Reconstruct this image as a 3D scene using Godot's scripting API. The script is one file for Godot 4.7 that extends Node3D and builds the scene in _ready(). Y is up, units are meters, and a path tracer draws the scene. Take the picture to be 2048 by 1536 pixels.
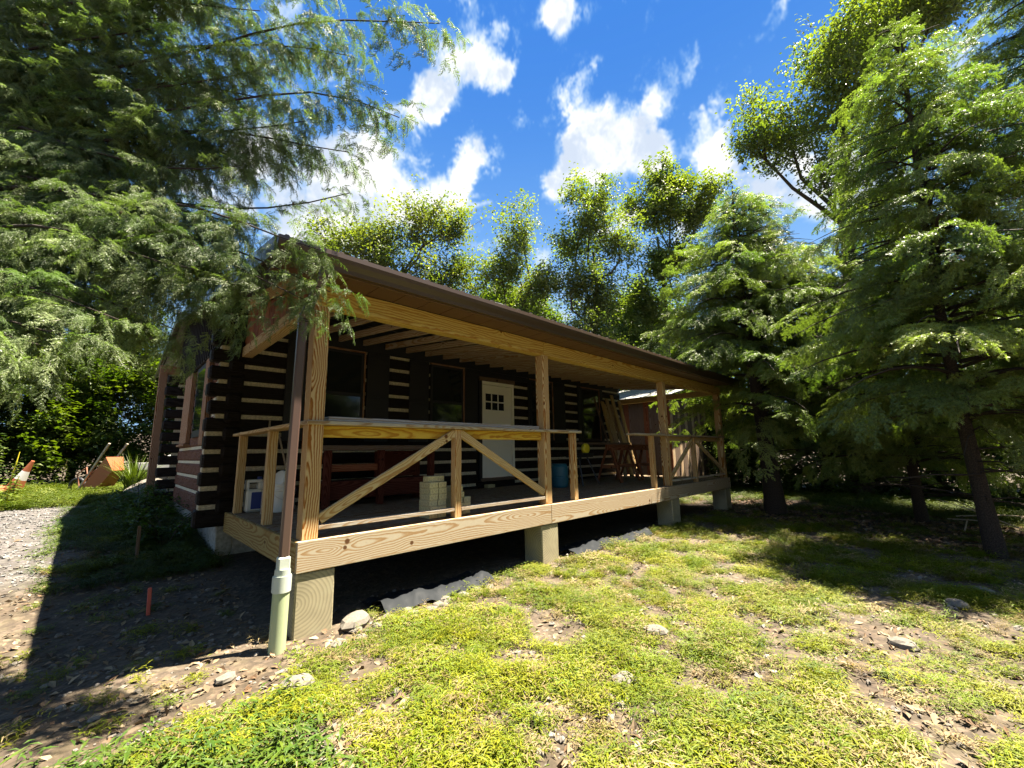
extends Node3D
# A log cabin with an unfinished covered porch in a clearing, hemlocks and oaks round it, midday sun.
# Axes: x along the porch front, y up (0 = porch floor), z out of the porch towards the lawn. Metres.

const WALL := -2.96            # front face of the log wall
const COURSE := 0.245          # one log and its chinking
const P1 := 3.23               # left faces of the porch posts (the first stands at 0)
const P2 := 7.06
const P3 := 10.22
const BEAM_LOW := 2.16
const BEAM_TOP := 2.365
const ROOF_RISE := 0.155
const RIDGE_Z := -6.85

var rng := RandomNumberGenerator.new()
var noise := FastNoiseLite.new()
var M := {}
var cabin: Node3D


class Buf:
	var v := PackedVector3Array()
	var n := PackedVector3Array()
	var t := PackedVector2Array()
	var c := PackedColorArray()
	var tint := Color.WHITE

	func tri(a: Vector3, b: Vector3, d: Vector3, out: Vector3, ua := Vector2.ZERO, ub := Vector2.ZERO, ud := Vector2.ZERO) -> void:
		var m := (d - a).cross(b - a).normalized()
		if m.dot(out) < 0.0:
			tri_flat(a, d, b, -m, ua, ud, ub)
		else:
			tri_flat(a, b, d, m, ua, ub, ud)

	func tri_flat(a: Vector3, b: Vector3, d: Vector3, m: Vector3, ua: Vector2, ub: Vector2, ud: Vector2) -> void:
		v.append(a); v.append(b); v.append(d)
		n.append(m); n.append(m); n.append(m)
		t.append(ua); t.append(ub); t.append(ud)
		c.append(tint); c.append(tint); c.append(tint)

	func quad(a: Vector3, b: Vector3, d: Vector3, e: Vector3, out: Vector3, ua := Vector2.ZERO, ub := Vector2.ZERO, ud := Vector2.ZERO, ue := Vector2.ZERO) -> void:
		tri(a, b, d, out, ua, ub, ud)
		tri(a, d, e, out, ua, ud, ue)

	func smooth_tri(a: Vector3, b: Vector3, d: Vector3, na: Vector3, nb: Vector3, nd: Vector3, ua := Vector2.ZERO, ub := Vector2.ZERO, ud := Vector2.ZERO) -> void:
		if (d - a).cross(b - a).dot(na + nb + nd) < 0.0:
			v.append(a); v.append(d); v.append(b); n.append(na); n.append(nd); n.append(nb); t.append(ua); t.append(ud); t.append(ub)
		else:
			v.append(a); v.append(b); v.append(d); n.append(na); n.append(nb); n.append(nd); t.append(ua); t.append(ub); t.append(ud)
		c.append(tint); c.append(tint); c.append(tint)

	# box with chamfered edges, in the axes of xf; uv in metres along the longest side
	func box(xf: Transform3D, size: Vector3, bev := 0.004, shift := Vector2.ZERO) -> void:
		var h := size * 0.5
		bev = minf(bev, minf(h.x, minf(h.y, h.z)) * 0.45)
		var pts := {}
		for k in 3:
			for s in [-1.0, 1.0]:
				var i := (k + 1) % 3
				var j := (k + 2) % 3
				for e in [[-1.0, -1.0], [1.0, -1.0], [1.0, 1.0], [-1.0, 1.0]]:
					var p := Vector3.ZERO
					p[k] = s * h[k]; p[i] = e[0] * (h[i] - bev); p[j] = e[1] * (h[j] - bev)
					pts[[k, s, e[0], e[1]]] = p
		for k in 3:
			var i := (k + 1) % 3
			var j := (k + 2) % 3
			for s in [-1.0, 1.0]:
				var o := Vector3.ZERO
				o[k] = s
				var q := [pts[[k, s, -1.0, -1.0]], pts[[k, s, 1.0, -1.0]], pts[[k, s, 1.0, 1.0]], pts[[k, s, -1.0, 1.0]]]
				face(xf, q, o, i, j, size, shift + Vector2(0.0, 0.11 * k + 0.05 * s))
			# edges between the faces k and i: they run along j
			for s in [-1.0, 1.0]:
				for r in [-1.0, 1.0]:
					var o := Vector3.ZERO
					o[k] = s; o[i] = r
					var q := [pts[[k, s, r, -1.0]], pts[[k, s, r, 1.0]], pts[[i, r, 1.0, s]], pts[[i, r, -1.0, s]]]
					face(xf, q, o.normalized(), j, i, size, shift)
		for sx in [-1.0, 1.0]:
			for sy in [-1.0, 1.0]:
				for sz in [-1.0, 1.0]:
					tri(xf * pts[[0, sx, sy, sz]], xf * pts[[1, sy, sz, sx]], xf * pts[[2, sz, sx, sy]], xf.basis * Vector3(sx, sy, sz))

	func face(xf: Transform3D, q: Array, o: Vector3, i: int, j: int, size: Vector3, shift: Vector2) -> void:
		var a := i
		var b := j
		if size[j] > size[i]:
			a = j; b = i
		var u: Array[Vector2] = []
		for p: Vector3 in q:
			u.append(Vector2(p[a], p[b]) + shift)
		quad(xf * q[0], xf * q[1], xf * q[2], xf * q[3], (xf.basis * o).normalized(), u[0], u[1], u[2], u[3])

	func tube(path: Array, radii: Array, sides := 6, cap := true) -> void:
		var rings := []
		var side := Vector3.UP
		for i in path.size():
			var d: Vector3 = (path[mini(i + 1, path.size() - 1)] - path[maxi(i - 1, 0)]).normalized()
			if absf(d.dot(side)) > 0.95:
				side = Vector3.RIGHT if absf(d.x) < 0.8 else Vector3.BACK
			var x := d.cross(side).normalized()
			var y := x.cross(d).normalized()
			side = y
			var ring := []
			for k in sides:
				var w := TAU * k / sides
				ring.append(x * cos(w) + y * sin(w))
			rings.append(ring)
		var run := 0.0
		for i in path.size() - 1:
			var step: float = (path[i + 1] - path[i]).length()
			for k in sides:
				var l := (k + 1) % sides
				var r0: float = radii[i]
				var r1: float = radii[i + 1]
				var n0: Vector3 = rings[i][k]
				var n1: Vector3 = rings[i][l]
				var n2: Vector3 = rings[i + 1][l]
				var n3: Vector3 = rings[i + 1][k]
				var c0 := TAU * r0 * k / sides
				var c1 := TAU * r0 * (k + 1) / sides
				smooth_tri(path[i] + n0 * r0, path[i] + n1 * r0, path[i + 1] + n2 * r1, n0, n1, n2, Vector2(run, c0), Vector2(run, c1), Vector2(run + step, c1))
				smooth_tri(path[i] + n0 * r0, path[i + 1] + n2 * r1, path[i + 1] + n3 * r1, n0, n2, n3, Vector2(run, c0), Vector2(run + step, c1), Vector2(run + step, c0))
			run += step
		if cap:
			for e in [0, path.size() - 1]:
				var o: Vector3 = (path[e] - path[1 if e == 0 else e - 1]).normalized()
				for k in sides:
					tri(path[e], path[e] + rings[e][k] * radii[e], path[e] + rings[e][(k + 1) % sides] * radii[e], o)

	# turned shape about the axis of xf's y; profile of Vector2(radius, height)
	func lathe(xf: Transform3D, profile: Array, sides := 20) -> void:
		for i in profile.size() - 1:
			var a: Vector2 = profile[i]
			var b: Vector2 = profile[i + 1]
			var slope := Vector2(b.y - a.y, a.x - b.x).normalized()
			for k in sides:
				var w0 := TAU * k / sides
				var w1 := TAU * (k + 1) / sides
				var d0 := Vector3(cos(w0), 0, sin(w0))
				var d1 := Vector3(cos(w1), 0, sin(w1))
				var n0 := (xf.basis * (d0 * slope.x + Vector3.UP * slope.y)).normalized()
				var n1 := (xf.basis * (d1 * slope.x + Vector3.UP * slope.y)).normalized()
				var pa0 := xf * (d0 * a.x + Vector3.UP * a.y)
				var pa1 := xf * (d1 * a.x + Vector3.UP * a.y)
				var pb0 := xf * (d0 * b.x + Vector3.UP * b.y)
				var pb1 := xf * (d1 * b.x + Vector3.UP * b.y)
				if a.x > 0.0001:
					smooth_tri(pa0, pa1, pb1, n0, n1, n1)
				if b.x > 0.0001:
					smooth_tri(pa0, pb1, pb0, n0, n1, n0)

	func mesh() -> ArrayMesh:
		var a := []
		a.resize(Mesh.ARRAY_MAX)
		a[Mesh.ARRAY_VERTEX] = v
		a[Mesh.ARRAY_NORMAL] = n
		a[Mesh.ARRAY_TEX_UV] = t
		a[Mesh.ARRAY_COLOR] = c
		var m := ArrayMesh.new()
		m.add_surface_from_arrays(Mesh.PRIMITIVE_TRIANGLES, a)
		return m


# ---------------------------------------------------------------- nodes
func thing(called: String, at: Vector3, label: String, category: String, group := "") -> Node3D:
	var o := Node3D.new()
	o.name = called
	add_child(o, true)
	o.position = at
	tag(o, label, category, group)
	return o


func tag(o: Node, label: String, category: String, group := "") -> void:
	o.set_meta("label", label)
	o.set_meta("category", category)
	if group:
		o.set_meta("group", group)


func part(parent: Node3D, called: String, mesh: Mesh, m: Material, xf := Transform3D.IDENTITY) -> MeshInstance3D:
	var o := MeshInstance3D.new()
	o.name = called
	o.mesh = mesh
	o.material_override = m
	parent.add_child(o, true)
	o.global_transform = xf
	return o


func ground_piece(called: String, b: Buf, m: Material) -> MeshInstance3D:
	var o := part(self, called, b.mesh(), m)
	o.set_meta("kind", "structure")
	return o


# a squared timber from p to q: w across, h along "up"
func bar(parent: Node3D, called: String, p: Vector3, q: Vector3, w: float, h: float, m: Material, up := Vector3.UP, bev := 0.004) -> MeshInstance3D:
	var x := (q - p).normalized()
	if absf(x.dot(up)) > 0.98:
		up = Vector3.BACK
	var z := x.cross(up).normalized()
	var y := z.cross(x)
	var b := Buf.new()
	b.box(Transform3D.IDENTITY, Vector3(p.distance_to(q), h, w), bev, Vector2(rng.randf() * 7.0, rng.randf() * 3.0))
	return part(parent, called, b.mesh(), m, Transform3D(Basis(x, y, z), (p + q) * 0.5))


func block(parent: Node3D, called: String, lo: Vector3, hi: Vector3, m: Material, bev := 0.004) -> MeshInstance3D:
	var b := Buf.new()
	b.box(Transform3D.IDENTITY, hi - lo, bev, Vector2(rng.randf() * 7.0, rng.randf() * 3.0))
	return part(parent, called, b.mesh(), m, Transform3D(Basis.IDENTITY, (lo + hi) * 0.5))


func copies(parent: Node3D, called: String, mesh: Mesh, m: Material, places: Array, tints: Array, stuff := true) -> MultiMeshInstance3D:
	var mm := MultiMesh.new()
	mm.transform_format = MultiMesh.TRANSFORM_3D
	mm.use_colors = true
	mm.mesh = mesh
	mm.instance_count = places.size()
	for i in places.size():
		mm.set_instance_transform(i, places[i])
		mm.set_instance_color(i, tints[i])
	var o := MultiMeshInstance3D.new()
	o.name = called
	o.multimesh = mm
	o.material_override = m
	parent.add_child(o, true)
	o.global_transform = Transform3D.IDENTITY
	if stuff:
		o.set_meta("kind", "stuff")
	return o


# ---------------------------------------------------------------- materials
func lin(r: float, g: float, b: float) -> Color:
	return Color(r, g, b).linear_to_srgb()


func plain(color: Color, rough := 0.8, metal := 0.0) -> StandardMaterial3D:
	var m := StandardMaterial3D.new()
	m.albedo_color = color
	m.roughness = rough
	m.metallic = metal
	return m


func picture(w: int, h: int, f: Callable) -> ImageTexture:
	var d := PackedByteArray()
	d.resize(w * h * 3)
	var k := 0
	for j in h:
		for i in w:
			var c: Color = f.call(i, j)
			d[k] = int(clampf(c.r, 0, 1) * 255.0)
			d[k + 1] = int(clampf(c.g, 0, 1) * 255.0)
			d[k + 2] = int(clampf(c.b, 0, 1) * 255.0)
			k += 3
	return ImageTexture.create_from_image(Image.create_from_data(w, h, false, Image.FORMAT_RGB8, d))


# flat-sawn pine: rings cut at a slant, with knots; wraps in both directions
func pine(seed_: int, rings: float, knots: int, contrast: float) -> ImageTexture:
	var r := RandomNumberGenerator.new()
	r.seed = seed_
	var w := 1024
	var h := 128
	var ks := []
	for k in knots:
		ks.append([r.randf(), r.randf_range(0.15, 0.85), r.randf_range(0.06, 0.11)])
	var f := FastNoiseLite.new()
	f.seed = seed_
	f.frequency = 0.9
	var ph := r.randf() * TAU
	return picture(w, h, func(i: int, j: int) -> Color:
		var u := float(i) / w
		var v := float(j) / h
		var x := absf(fposmod(v + 0.05 * sin(TAU * u + ph), 1.0) - 0.5)
		var y := 0.10 + 0.22 * sin(TAU * u + ph * 2.0) + 0.06 * sin(TAU * 2.0 * u + ph)
		var q := sqrt(x * x + y * y)
		var p := rings * q + 0.5 * f.get_noise_2d(sin(TAU * u) * 2.0, cos(TAU * u) * 2.0 + v * 1.5)
		var knot := 0.0
		for k in ks:
			var du: float = (fposmod(u - k[0] + 0.5, 1.0) - 0.5) * 12.0
			var dv: float = v - k[1]
			var d := sqrt(du * du * 0.35 + dv * dv) / float(k[2])
			p += 1.3 * exp(-d * d * 0.16)
			knot = maxf(knot, 1.0 - smoothstep(0.55, 1.0, sqrt(du * du + dv * dv) / float(k[2]) + 0.2 * f.get_noise_2d(du * 60.0, dv * 60.0)))
		var e := fposmod(p, 1.0)
		var late := smoothstep(0.30, 0.82, e) * (1.0 - smoothstep(0.88, 1.0, e))
		var fine := 0.5 + 0.5 * f.get_noise_2d(u * 60.0, v * 160.0)
		var c := Color(1, 1, 1).lerp(Color(0.78, 0.62, 0.44), late * contrast)
		c = c * (0.88 + 0.12 * fine)
		return c.lerp(Color(0.40, 0.26, 0.15), knot * 0.85))


func wood(tex: Texture2D, color: Color, rough := 0.78) -> StandardMaterial3D:
	var m := plain(color, rough)
	m.albedo_texture = tex
	m.uv1_scale = Vector3(1.0 / 3.6, 1.0 / 0.3, 1.0)
	m.metallic_specular = 0.3
	return m


func leaf(front: Color, through: Color, rough := 0.5) -> StandardMaterial3D:
	var m := plain(front, rough)
	m.vertex_color_use_as_albedo = true
	m.cull_mode = BaseMaterial3D.CULL_DISABLED
	m.backlight_enabled = true
	m.backlight = through
	m.metallic_specular = 0.35
	return m


func make_materials() -> void:
	var a := pine(3, 16.0, 3, 1.25)
	var b := pine(11, 17.0, 3, 0.7)
	var d := pine(29, 11.0, 2, 0.75)
	M.post = wood(a, lin(0.56, 0.40, 0.20))
	M.rim = wood(b, lin(0.41, 0.35, 0.25))
	M.beam = wood(d, lin(0.60, 0.43, 0.14))
	M.yellow = wood(d, lin(0.60, 0.40, 0.06))
	M.brace = wood(b, lin(0.56, 0.42, 0.21))
	M.grey_wood = wood(b, lin(0.47, 0.42, 0.34))
	M.rafter = wood(d, lin(0.5, 0.40, 0.27))
	M.deck = wood(a, lin(0.26, 0.21, 0.15))
	M.green_rim = wood(d, lin(0.34, 0.26, 0.10))
	M.cedar = wood(b, lin(0.34, 0.145, 0.065))
	M.cedar_dark = wood(a, lin(0.27, 0.11, 0.055))
	M.red_wood = wood(a, lin(0.11, 0.032, 0.018))
	M.old_wood = wood(b, lin(0.17, 0.13, 0.10))
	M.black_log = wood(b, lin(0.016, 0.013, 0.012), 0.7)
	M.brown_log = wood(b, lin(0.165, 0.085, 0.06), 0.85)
	var hew := FastNoiseLite.new()
	hew.seed = 12
	hew.frequency = 0.03
	var axe := hew.get_seamless_image(256, 256)
	axe.convert(Image.FORMAT_RGBA8)
	axe.bump_map_to_normal_map(7.0)
	for k in ["black_log", "brown_log"]:
		M[k].normal_enabled = true
		M[k].normal_texture = ImageTexture.create_from_image(axe)
		M[k].normal_scale = 0.9
	M.trim = wood(a, lin(0.36, 0.24, 0.16), 0.85)
	M.shutter = plain(lin(0.008, 0.009, 0.012), 0.6)
	M.soffit = plain(lin(0.095, 0.048, 0.032), 0.45)
	M.gutter = plain(lin(0.050, 0.032, 0.022), 0.32)
	M.spout = plain(lin(0.075, 0.045, 0.036), 0.38)
	M.roof = plain(lin(0.075, 0.058, 0.045), 0.38, 0.3)
	M.tin = plain(lin(0.42, 0.42, 0.41), 0.4, 0.5)
	M.flash = plain(lin(0.55, 0.10, 0.06), 0.5)
	M.siding = plain(lin(0.018, 0.016, 0.017), 0.9)
	M.door = plain(lin(0.80, 0.80, 0.70), 0.45)
	M.glass = plain(lin(0.012, 0.016, 0.018), 0.06)
	M.pvc = plain(lin(0.42, 0.455, 0.39), 0.4)
	M.pvc_old = plain(lin(0.32, 0.37, 0.21), 0.45)
	M.plastic = plain(lin(0.020, 0.022, 0.024), 0.55)
	M.plastic.metallic_specular = 0.15
	M.white_plastic = plain(lin(0.60, 0.62, 0.56), 0.45)
	M.blue = plain(lin(0.015, 0.035, 0.19), 0.5)
	M.teal = plain(lin(0.01, 0.10, 0.14), 0.45)
	M.steel = plain(lin(0.42, 0.42, 0.40), 0.35, 0.8)
	M.black = plain(lin(0.012, 0.012, 0.013), 0.5)
	M.orange = plain(lin(0.30, 0.085, 0.032), 0.5)
	M.white = plain(lin(0.5, 0.48, 0.45), 0.5)
	M.rust = plain(lin(0.19, 0.075, 0.04), 0.75)
	M.yellow_paint = plain(lin(0.60, 0.50, 0.02), 0.5)
	# chinking and concrete: fine mottling
	noise.seed = 5
	noise.frequency = 0.05
	var mott := picture(256, 256, func(i: int, j: int) -> Color:
		var k := 0.86 + 0.20 * noise.get_noise_2d(i, j) + 0.12 * noise.get_noise_2d(i * 6.0, j * 6.0)
		return Color(k, k, k))
	for e in [["chink", lin(0.70, 0.64, 0.46), 1.7], ["concrete", lin(0.42, 0.41, 0.35), 0.9], ["brick", lin(0.62, 0.53, 0.27), 3.0], ["stone", lin(0.17, 0.15, 0.118), 3.0]]:
		var m := plain(e[1], 0.9)
		m.albedo_texture = mott
		m.uv1_triplanar = true
		m.uv1_scale = Vector3.ONE * e[2]
		M[e[0]] = m
	# sawn ends of the big pier timbers: growth rings about an off-centre pith
	M.pier = plain(lin(0.30, 0.272, 0.18), 0.85)
	M.pier.albedo_texture = picture(256, 256, func(i: int, j: int) -> Color:
		var x := i / 256.0 - 0.42
		var y := j / 256.0 - 0.36
		var q := sqrt(x * x + y * y) * 26.0 + 0.6 * noise.get_noise_2d(i * 0.12, j * 0.12)
		var e := fposmod(q, 1.0)
		var k := 1.0 - 0.13 * smoothstep(0.25, 0.8, e) * (1.0 - smoothstep(0.88, 1.0, e)) - 0.14 * noise.get_noise_2d(i * 0.15, j * 0.15)
		return Color(k, k * 0.98, k * 0.94))
	M.pier.uv1_scale = Vector3(1.0 / 0.8, 1.0 / 0.8, 1)
	# bark
	var bark := picture(128, 256, func(i: int, j: int) -> Color:
		var k := 0.7 + 0.5 * noise.get_noise_2d(i * 5.0, j * 0.9) + 0.25 * noise.get_noise_2d(i * 9.0, j * 7.0)
		return Color(k, k * 0.94, k * 0.88))
	for e in [["bark", lin(0.062, 0.048, 0.038)], ["oak_bark", lin(0.13, 0.11, 0.09)]]:
		var m := plain(e[1], 0.95)
		m.albedo_texture = bark
		m.uv1_scale = Vector3(1.2, 4.0, 1)
		M[e[0]] = m
	M.needle = leaf(Color.WHITE, Color(0.84, 0.95, 0.50), 0.36)
	M.leaf = leaf(Color.WHITE, Color(0.92, 1.0, 0.35), 0.40)
	M.blade = leaf(lin(0.82, 0.82, 0.82), Color(0.80, 0.82, 0.16), 0.55)
	M.litter = leaf(lin(0.85, 0.85, 0.85), Color(0.1, 0.08, 0.05), 0.8)
	M.pebble = plain(lin(0.6, 0.59, 0.57), 0.9)
	M.pebble.vertex_color_use_as_albedo = true


# ---------------------------------------------------------------- ground
func ground_y(x: float, z: float) -> float:
	var y := -0.78
	y += 0.40 * smoothstep(-0.6, -5.5, z) * smoothstep(9.0, 4.0, x)
	y += 0.12 * smoothstep(-6.0, -16.0, z) * smoothstep(9.0, 4.0, x)
	y += 0.05 * smoothstep(0.5, 2.5, z) * smoothstep(5.0, 2.0, x)
	if z > -0.5 or x < 0.0:
		y += 0.035 * noise.get_noise_2d(x * 16.0, z * 16.0) + 0.02 * noise.get_noise_2d(x * 60.0, z * 60.0)
	var far := maxf(0.0, Vector2(x - 2.0, z + 2.0).length() - 26.0)
	return y + far * 0.05


# how gravelly (1), earthy (0) or littered the ground is, as it lies
func drive(x: float, z: float) -> float:
	var edge := 0.25 * noise.get_noise_2d(x * 9.0, z * 9.0)
	return smoothstep(0.25, -0.25, x + 1.45 + edge + 0.05 * (z + 6.0)) * smoothstep(-11.2, -10.2, z + edge * 2.0) * smoothstep(-2.3, -3.6, z + edge * 2.0)


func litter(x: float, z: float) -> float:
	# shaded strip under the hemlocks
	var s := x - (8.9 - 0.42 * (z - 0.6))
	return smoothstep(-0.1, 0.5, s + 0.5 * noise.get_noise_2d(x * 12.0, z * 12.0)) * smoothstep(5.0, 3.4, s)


func make_ground() -> void:
	var xs: Array[float] = []
	var zs: Array[float] = []
	var a := -3.4
	while a < 13.0:
		xs.append(a); a += 0.2
	a = -8.0
	while a < 7.0:
		zs.append(a); a += 0.2
	for k in 26:
		var s := 0.5 * pow(1.23, k)
		xs.append(xs.max() + s); xs.append(xs.min() - s)
		zs.append(zs.max() + s); zs.append(zs.min() - s)
	xs.sort(); zs.sort()
	var b := Buf.new()
	var h := []
	var col := []
	for z in zs:
		var row := PackedVector3Array()
		var cr := PackedColorArray()
		for x in xs:
			row.append(Vector3(x, ground_y(x, z), z))
			var n1 := noise.get_noise_2d(x * 22.0, z * 22.0)
			var c := Color(0.15, 0.11, 0.066).lerp(Color(0.21, 0.172, 0.118), clampf(0.5 + 1.2 * n1, 0, 1))
			c = c.lerp(Color(0.20, 0.196, 0.19), drive(x, z))
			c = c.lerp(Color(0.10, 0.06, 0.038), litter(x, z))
			cr.append(c)
		h.append(row); col.append(cr)
	var norms := []
	for j in zs.size():
		var row := PackedVector3Array()
		for i in xs.size():
			var dx: Vector3 = h[j][mini(i + 1, xs.size() - 1)] - h[j][maxi(i - 1, 0)]
			var dz: Vector3 = h[mini(j + 1, zs.size() - 1)][i] - h[maxi(j - 1, 0)][i]
			row.append(dz.cross(dx).normalized())
		norms.append(row)
	var v := PackedVector3Array()
	var n := PackedVector3Array()
	var c := PackedColorArray()
	for j in zs.size() - 1:
		for i in xs.size() - 1:
			for e in [[0, 0], [1, 0], [1, 1], [0, 0], [1, 1], [0, 1]]:
				v.append(h[j + e[1]][i + e[0]]); n.append(norms[j + e[1]][i + e[0]]); c.append(col[j + e[1]][i + e[0]])
	b.v = v; b.n = n; b.c = c
	b.t.resize(v.size())
	var f := FastNoiseLite.new()
	f.seed = 8
	f.noise_type = FastNoiseLite.TYPE_CELLULAR
	f.frequency = 0.06
	f.cellular_return_type = FastNoiseLite.RETURN_CELL_VALUE
	var g := FastNoiseLite.new()
	g.seed = 9
	g.frequency = 0.02
	var cells := f.get_seamless_image(512, 512)
	var soft := g.get_seamless_image(512, 512)
	var tex := picture(512, 512, func(i: int, j: int) -> Color:
		var k: float = cells.get_pixel(i, j).r
		var s: float = soft.get_pixel(i, j).r
		var q := 0.50 + 0.42 * k * k + 0.25 * (s - 0.4)
		return Color(q, q * lerpf(0.94, 1.0, s), q * lerpf(0.86, 1.0, k)))
	var m := plain(lin(0.85, 0.84, 0.82), 0.95)
	m.vertex_color_use_as_albedo = true
	m.albedo_texture = tex
	m.uv1_triplanar = true
	m.uv1_world_triplanar = true
	m.uv1_scale = Vector3.ONE * 0.62
	f.cellular_return_type = FastNoiseLite.RETURN_DISTANCE
	var bump := f.get_seamless_image(512, 512)
	bump.convert(Image.FORMAT_RGBA8)
	bump.bump_map_to_normal_map(4.0)
	m.normal_enabled = true
	m.normal_texture = ImageTexture.create_from_image(bump)
	m.normal_scale = 0.8
	ground_piece("ground", b, m)


# ---------------------------------------------------------------- sky
const CLOUDS := [[Vector3(0.264, 0.551, -0.791), 0.091], [Vector3(0.318, 0.575, -0.754), 0.070], [Vector3(0.225, 0.501, -0.836), 0.099], [Vector3(0.317, 0.521, -0.793), 0.077], [Vector3(0.368, 0.543, -0.755), 0.037], [Vector3(0.407, 0.523, -0.749), 0.046], [Vector3(0.167, 0.502, -0.849), 0.077], [Vector3(0.386, 0.722, -0.574), 0.046], [Vector3(0.404, 0.691, -0.599), 0.040], [Vector3(0.442, 0.723, -0.531), 0.041], [Vector3(0.481, 0.724, -0.495), 0.024], [Vector3(0.390, 0.671, -0.631), 0.029], [Vector3(0.490, 0.635, -0.597), 0.040], [Vector3(0.488, 0.557, -0.672), 0.041], [Vector3(0.468, 0.530, -0.708), 0.037], [Vector3(0.497, 0.590, -0.636), 0.026], [Vector3(0.640, 0.633, -0.435), 0.062], [Vector3(0.684, 0.618, -0.387), 0.062], [Vector3(0.712, 0.619, -0.331), 0.041], [Vector3(0.674, 0.592, -0.442), 0.054], [Vector3(0.744, 0.585, -0.323), 0.037], [Vector3(0.648, 0.566, -0.510), 0.037], [Vector3(0.693, 0.649, -0.313), 0.019], [Vector3(0.507, 0.768, -0.391), 0.025], [Vector3(0.504, 0.780, -0.370), 0.029], [Vector3(0.885, 0.455, -0.098), 0.063], [Vector3(0.896, 0.442, -0.051), 0.049], [Vector3(0.860, 0.507, 0.065), 0.025], [Vector3(0.804, 0.543, -0.243), 0.049], [Vector3(0.847, 0.512, -0.146), 0.045], [Vector3(0.847, 0.493, -0.198), 0.052], [Vector3(0.751, 0.511, -0.418), 0.046]]


func make_sky() -> Sky:
	var w := 2048
	var h := 1024
	var half := h / 2
	var dens := PackedFloat32Array()
	dens.resize(w * half)
	for e in CLOUDS:
		var d: Vector3 = e[0].normalized()
		var r: float = e[1]
		var el := asin(d.y)
		var az := atan2(d.x, -d.z)
		var dj := int(ceil(2.3 * r / PI * h))
		var di := int(ceil(2.3 * r / cos(el) / TAU * w))
		var cj := int((PI / 2 - el) / PI * h)
		var ci := int(az / TAU * w)
		for j in range(maxi(0, cj - dj), mini(half, cj + dj)):
			var th := PI * (j + 0.5) / h
			for i in range(ci - di, ci + di):
				var p := TAU * (i + 0.5) / w
				var q := Vector3(sin(p) * sin(th), cos(th), -cos(p) * sin(th))
				var s := q.distance_squared_to(d) / (r * r)
				dens[j * w + posmod(i, w)] += exp(-s * 1.1)
	var f := FastNoiseLite.new()
	f.seed = 21
	f.fractal_octaves = 7
	f.fractal_gain = 0.58
	f.frequency = 3.6
	f.domain_warp_enabled = true
	f.domain_warp_amplitude = 0.10
	f.domain_warp_frequency = 5.0
	var big := FastNoiseLite.new()
	big.seed = 4
	big.frequency = 1.1
	big.fractal_octaves = 3
	var middle := Vector3(0.69, 0.16, -0.70)
	var data := PackedByteArray()
	data.resize(w * h * 3)
	var k := 0
	for j in h:
		var th := PI * (j + 0.5) / h
		var y := cos(th)
		for i in w:
			var c := Color(0.55, 0.62, 0.70)
			if j < half:
				var p := TAU * (i + 0.5) / w
				var q := Vector3(sin(p) * sin(th), y, -cos(p) * sin(th))
				var s := f.get_noise_3dv(q * 2.0)
				var e := minf(dens[j * w + i], 1.15)
				var out := smoothstep(0.62, 0.45, q.dot(middle))
				if out > 0.0:
					e = maxf(e, out * smoothstep(0.05, 0.35, big.get_noise_3dv(q * 1.6)))
				# thickness of cloud along this direction
				var t := smoothstep(0.22, 0.95, e * 1.05 + 1.45 * s)
				c = Color(0.63, 0.80, 0.97).lerp(Color(0.27, 0.52, 0.86), smoothstep(0.15, 0.80, y))
				var body := Color(1, 1, 1).lerp(Color(0.80, 0.85, 0.92), smoothstep(0.75, 1.7, e + 0.5 * s - 1.6 * f.get_noise_3dv(q * 2.0 + Vector3(0, 0.06, 0)) + 0.1))
				c = c.lerp(body, t)
			data[k] = int(c.r * 255.0); data[k + 1] = int(c.g * 255.0); data[k + 2] = int(c.b * 255.0)
			k += 3
	var m := PanoramaSkyMaterial.new()
	m.panorama = ImageTexture.create_from_image(Image.create_from_data(w, h, false, Image.FORMAT_RGB8, data))
	m.energy_multiplier = 0.172
	var sky := Sky.new()
	sky.sky_material = m
	return sky


# ---------------------------------------------------------------- the cabin
func roof_y(z: float) -> float:
	return 2.60 - ROOF_RISE * z if z > RIDGE_Z else 2.60 - ROOF_RISE * RIDGE_Z + ROOF_RISE * (z - RIDGE_Z)


func log_piece(called: String, p: Vector3, q: Vector3, w: float, h: float, m: Material) -> void:
	bar(cabin, called, p, q, w, h, m, Vector3.UP, 0.024)


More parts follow.
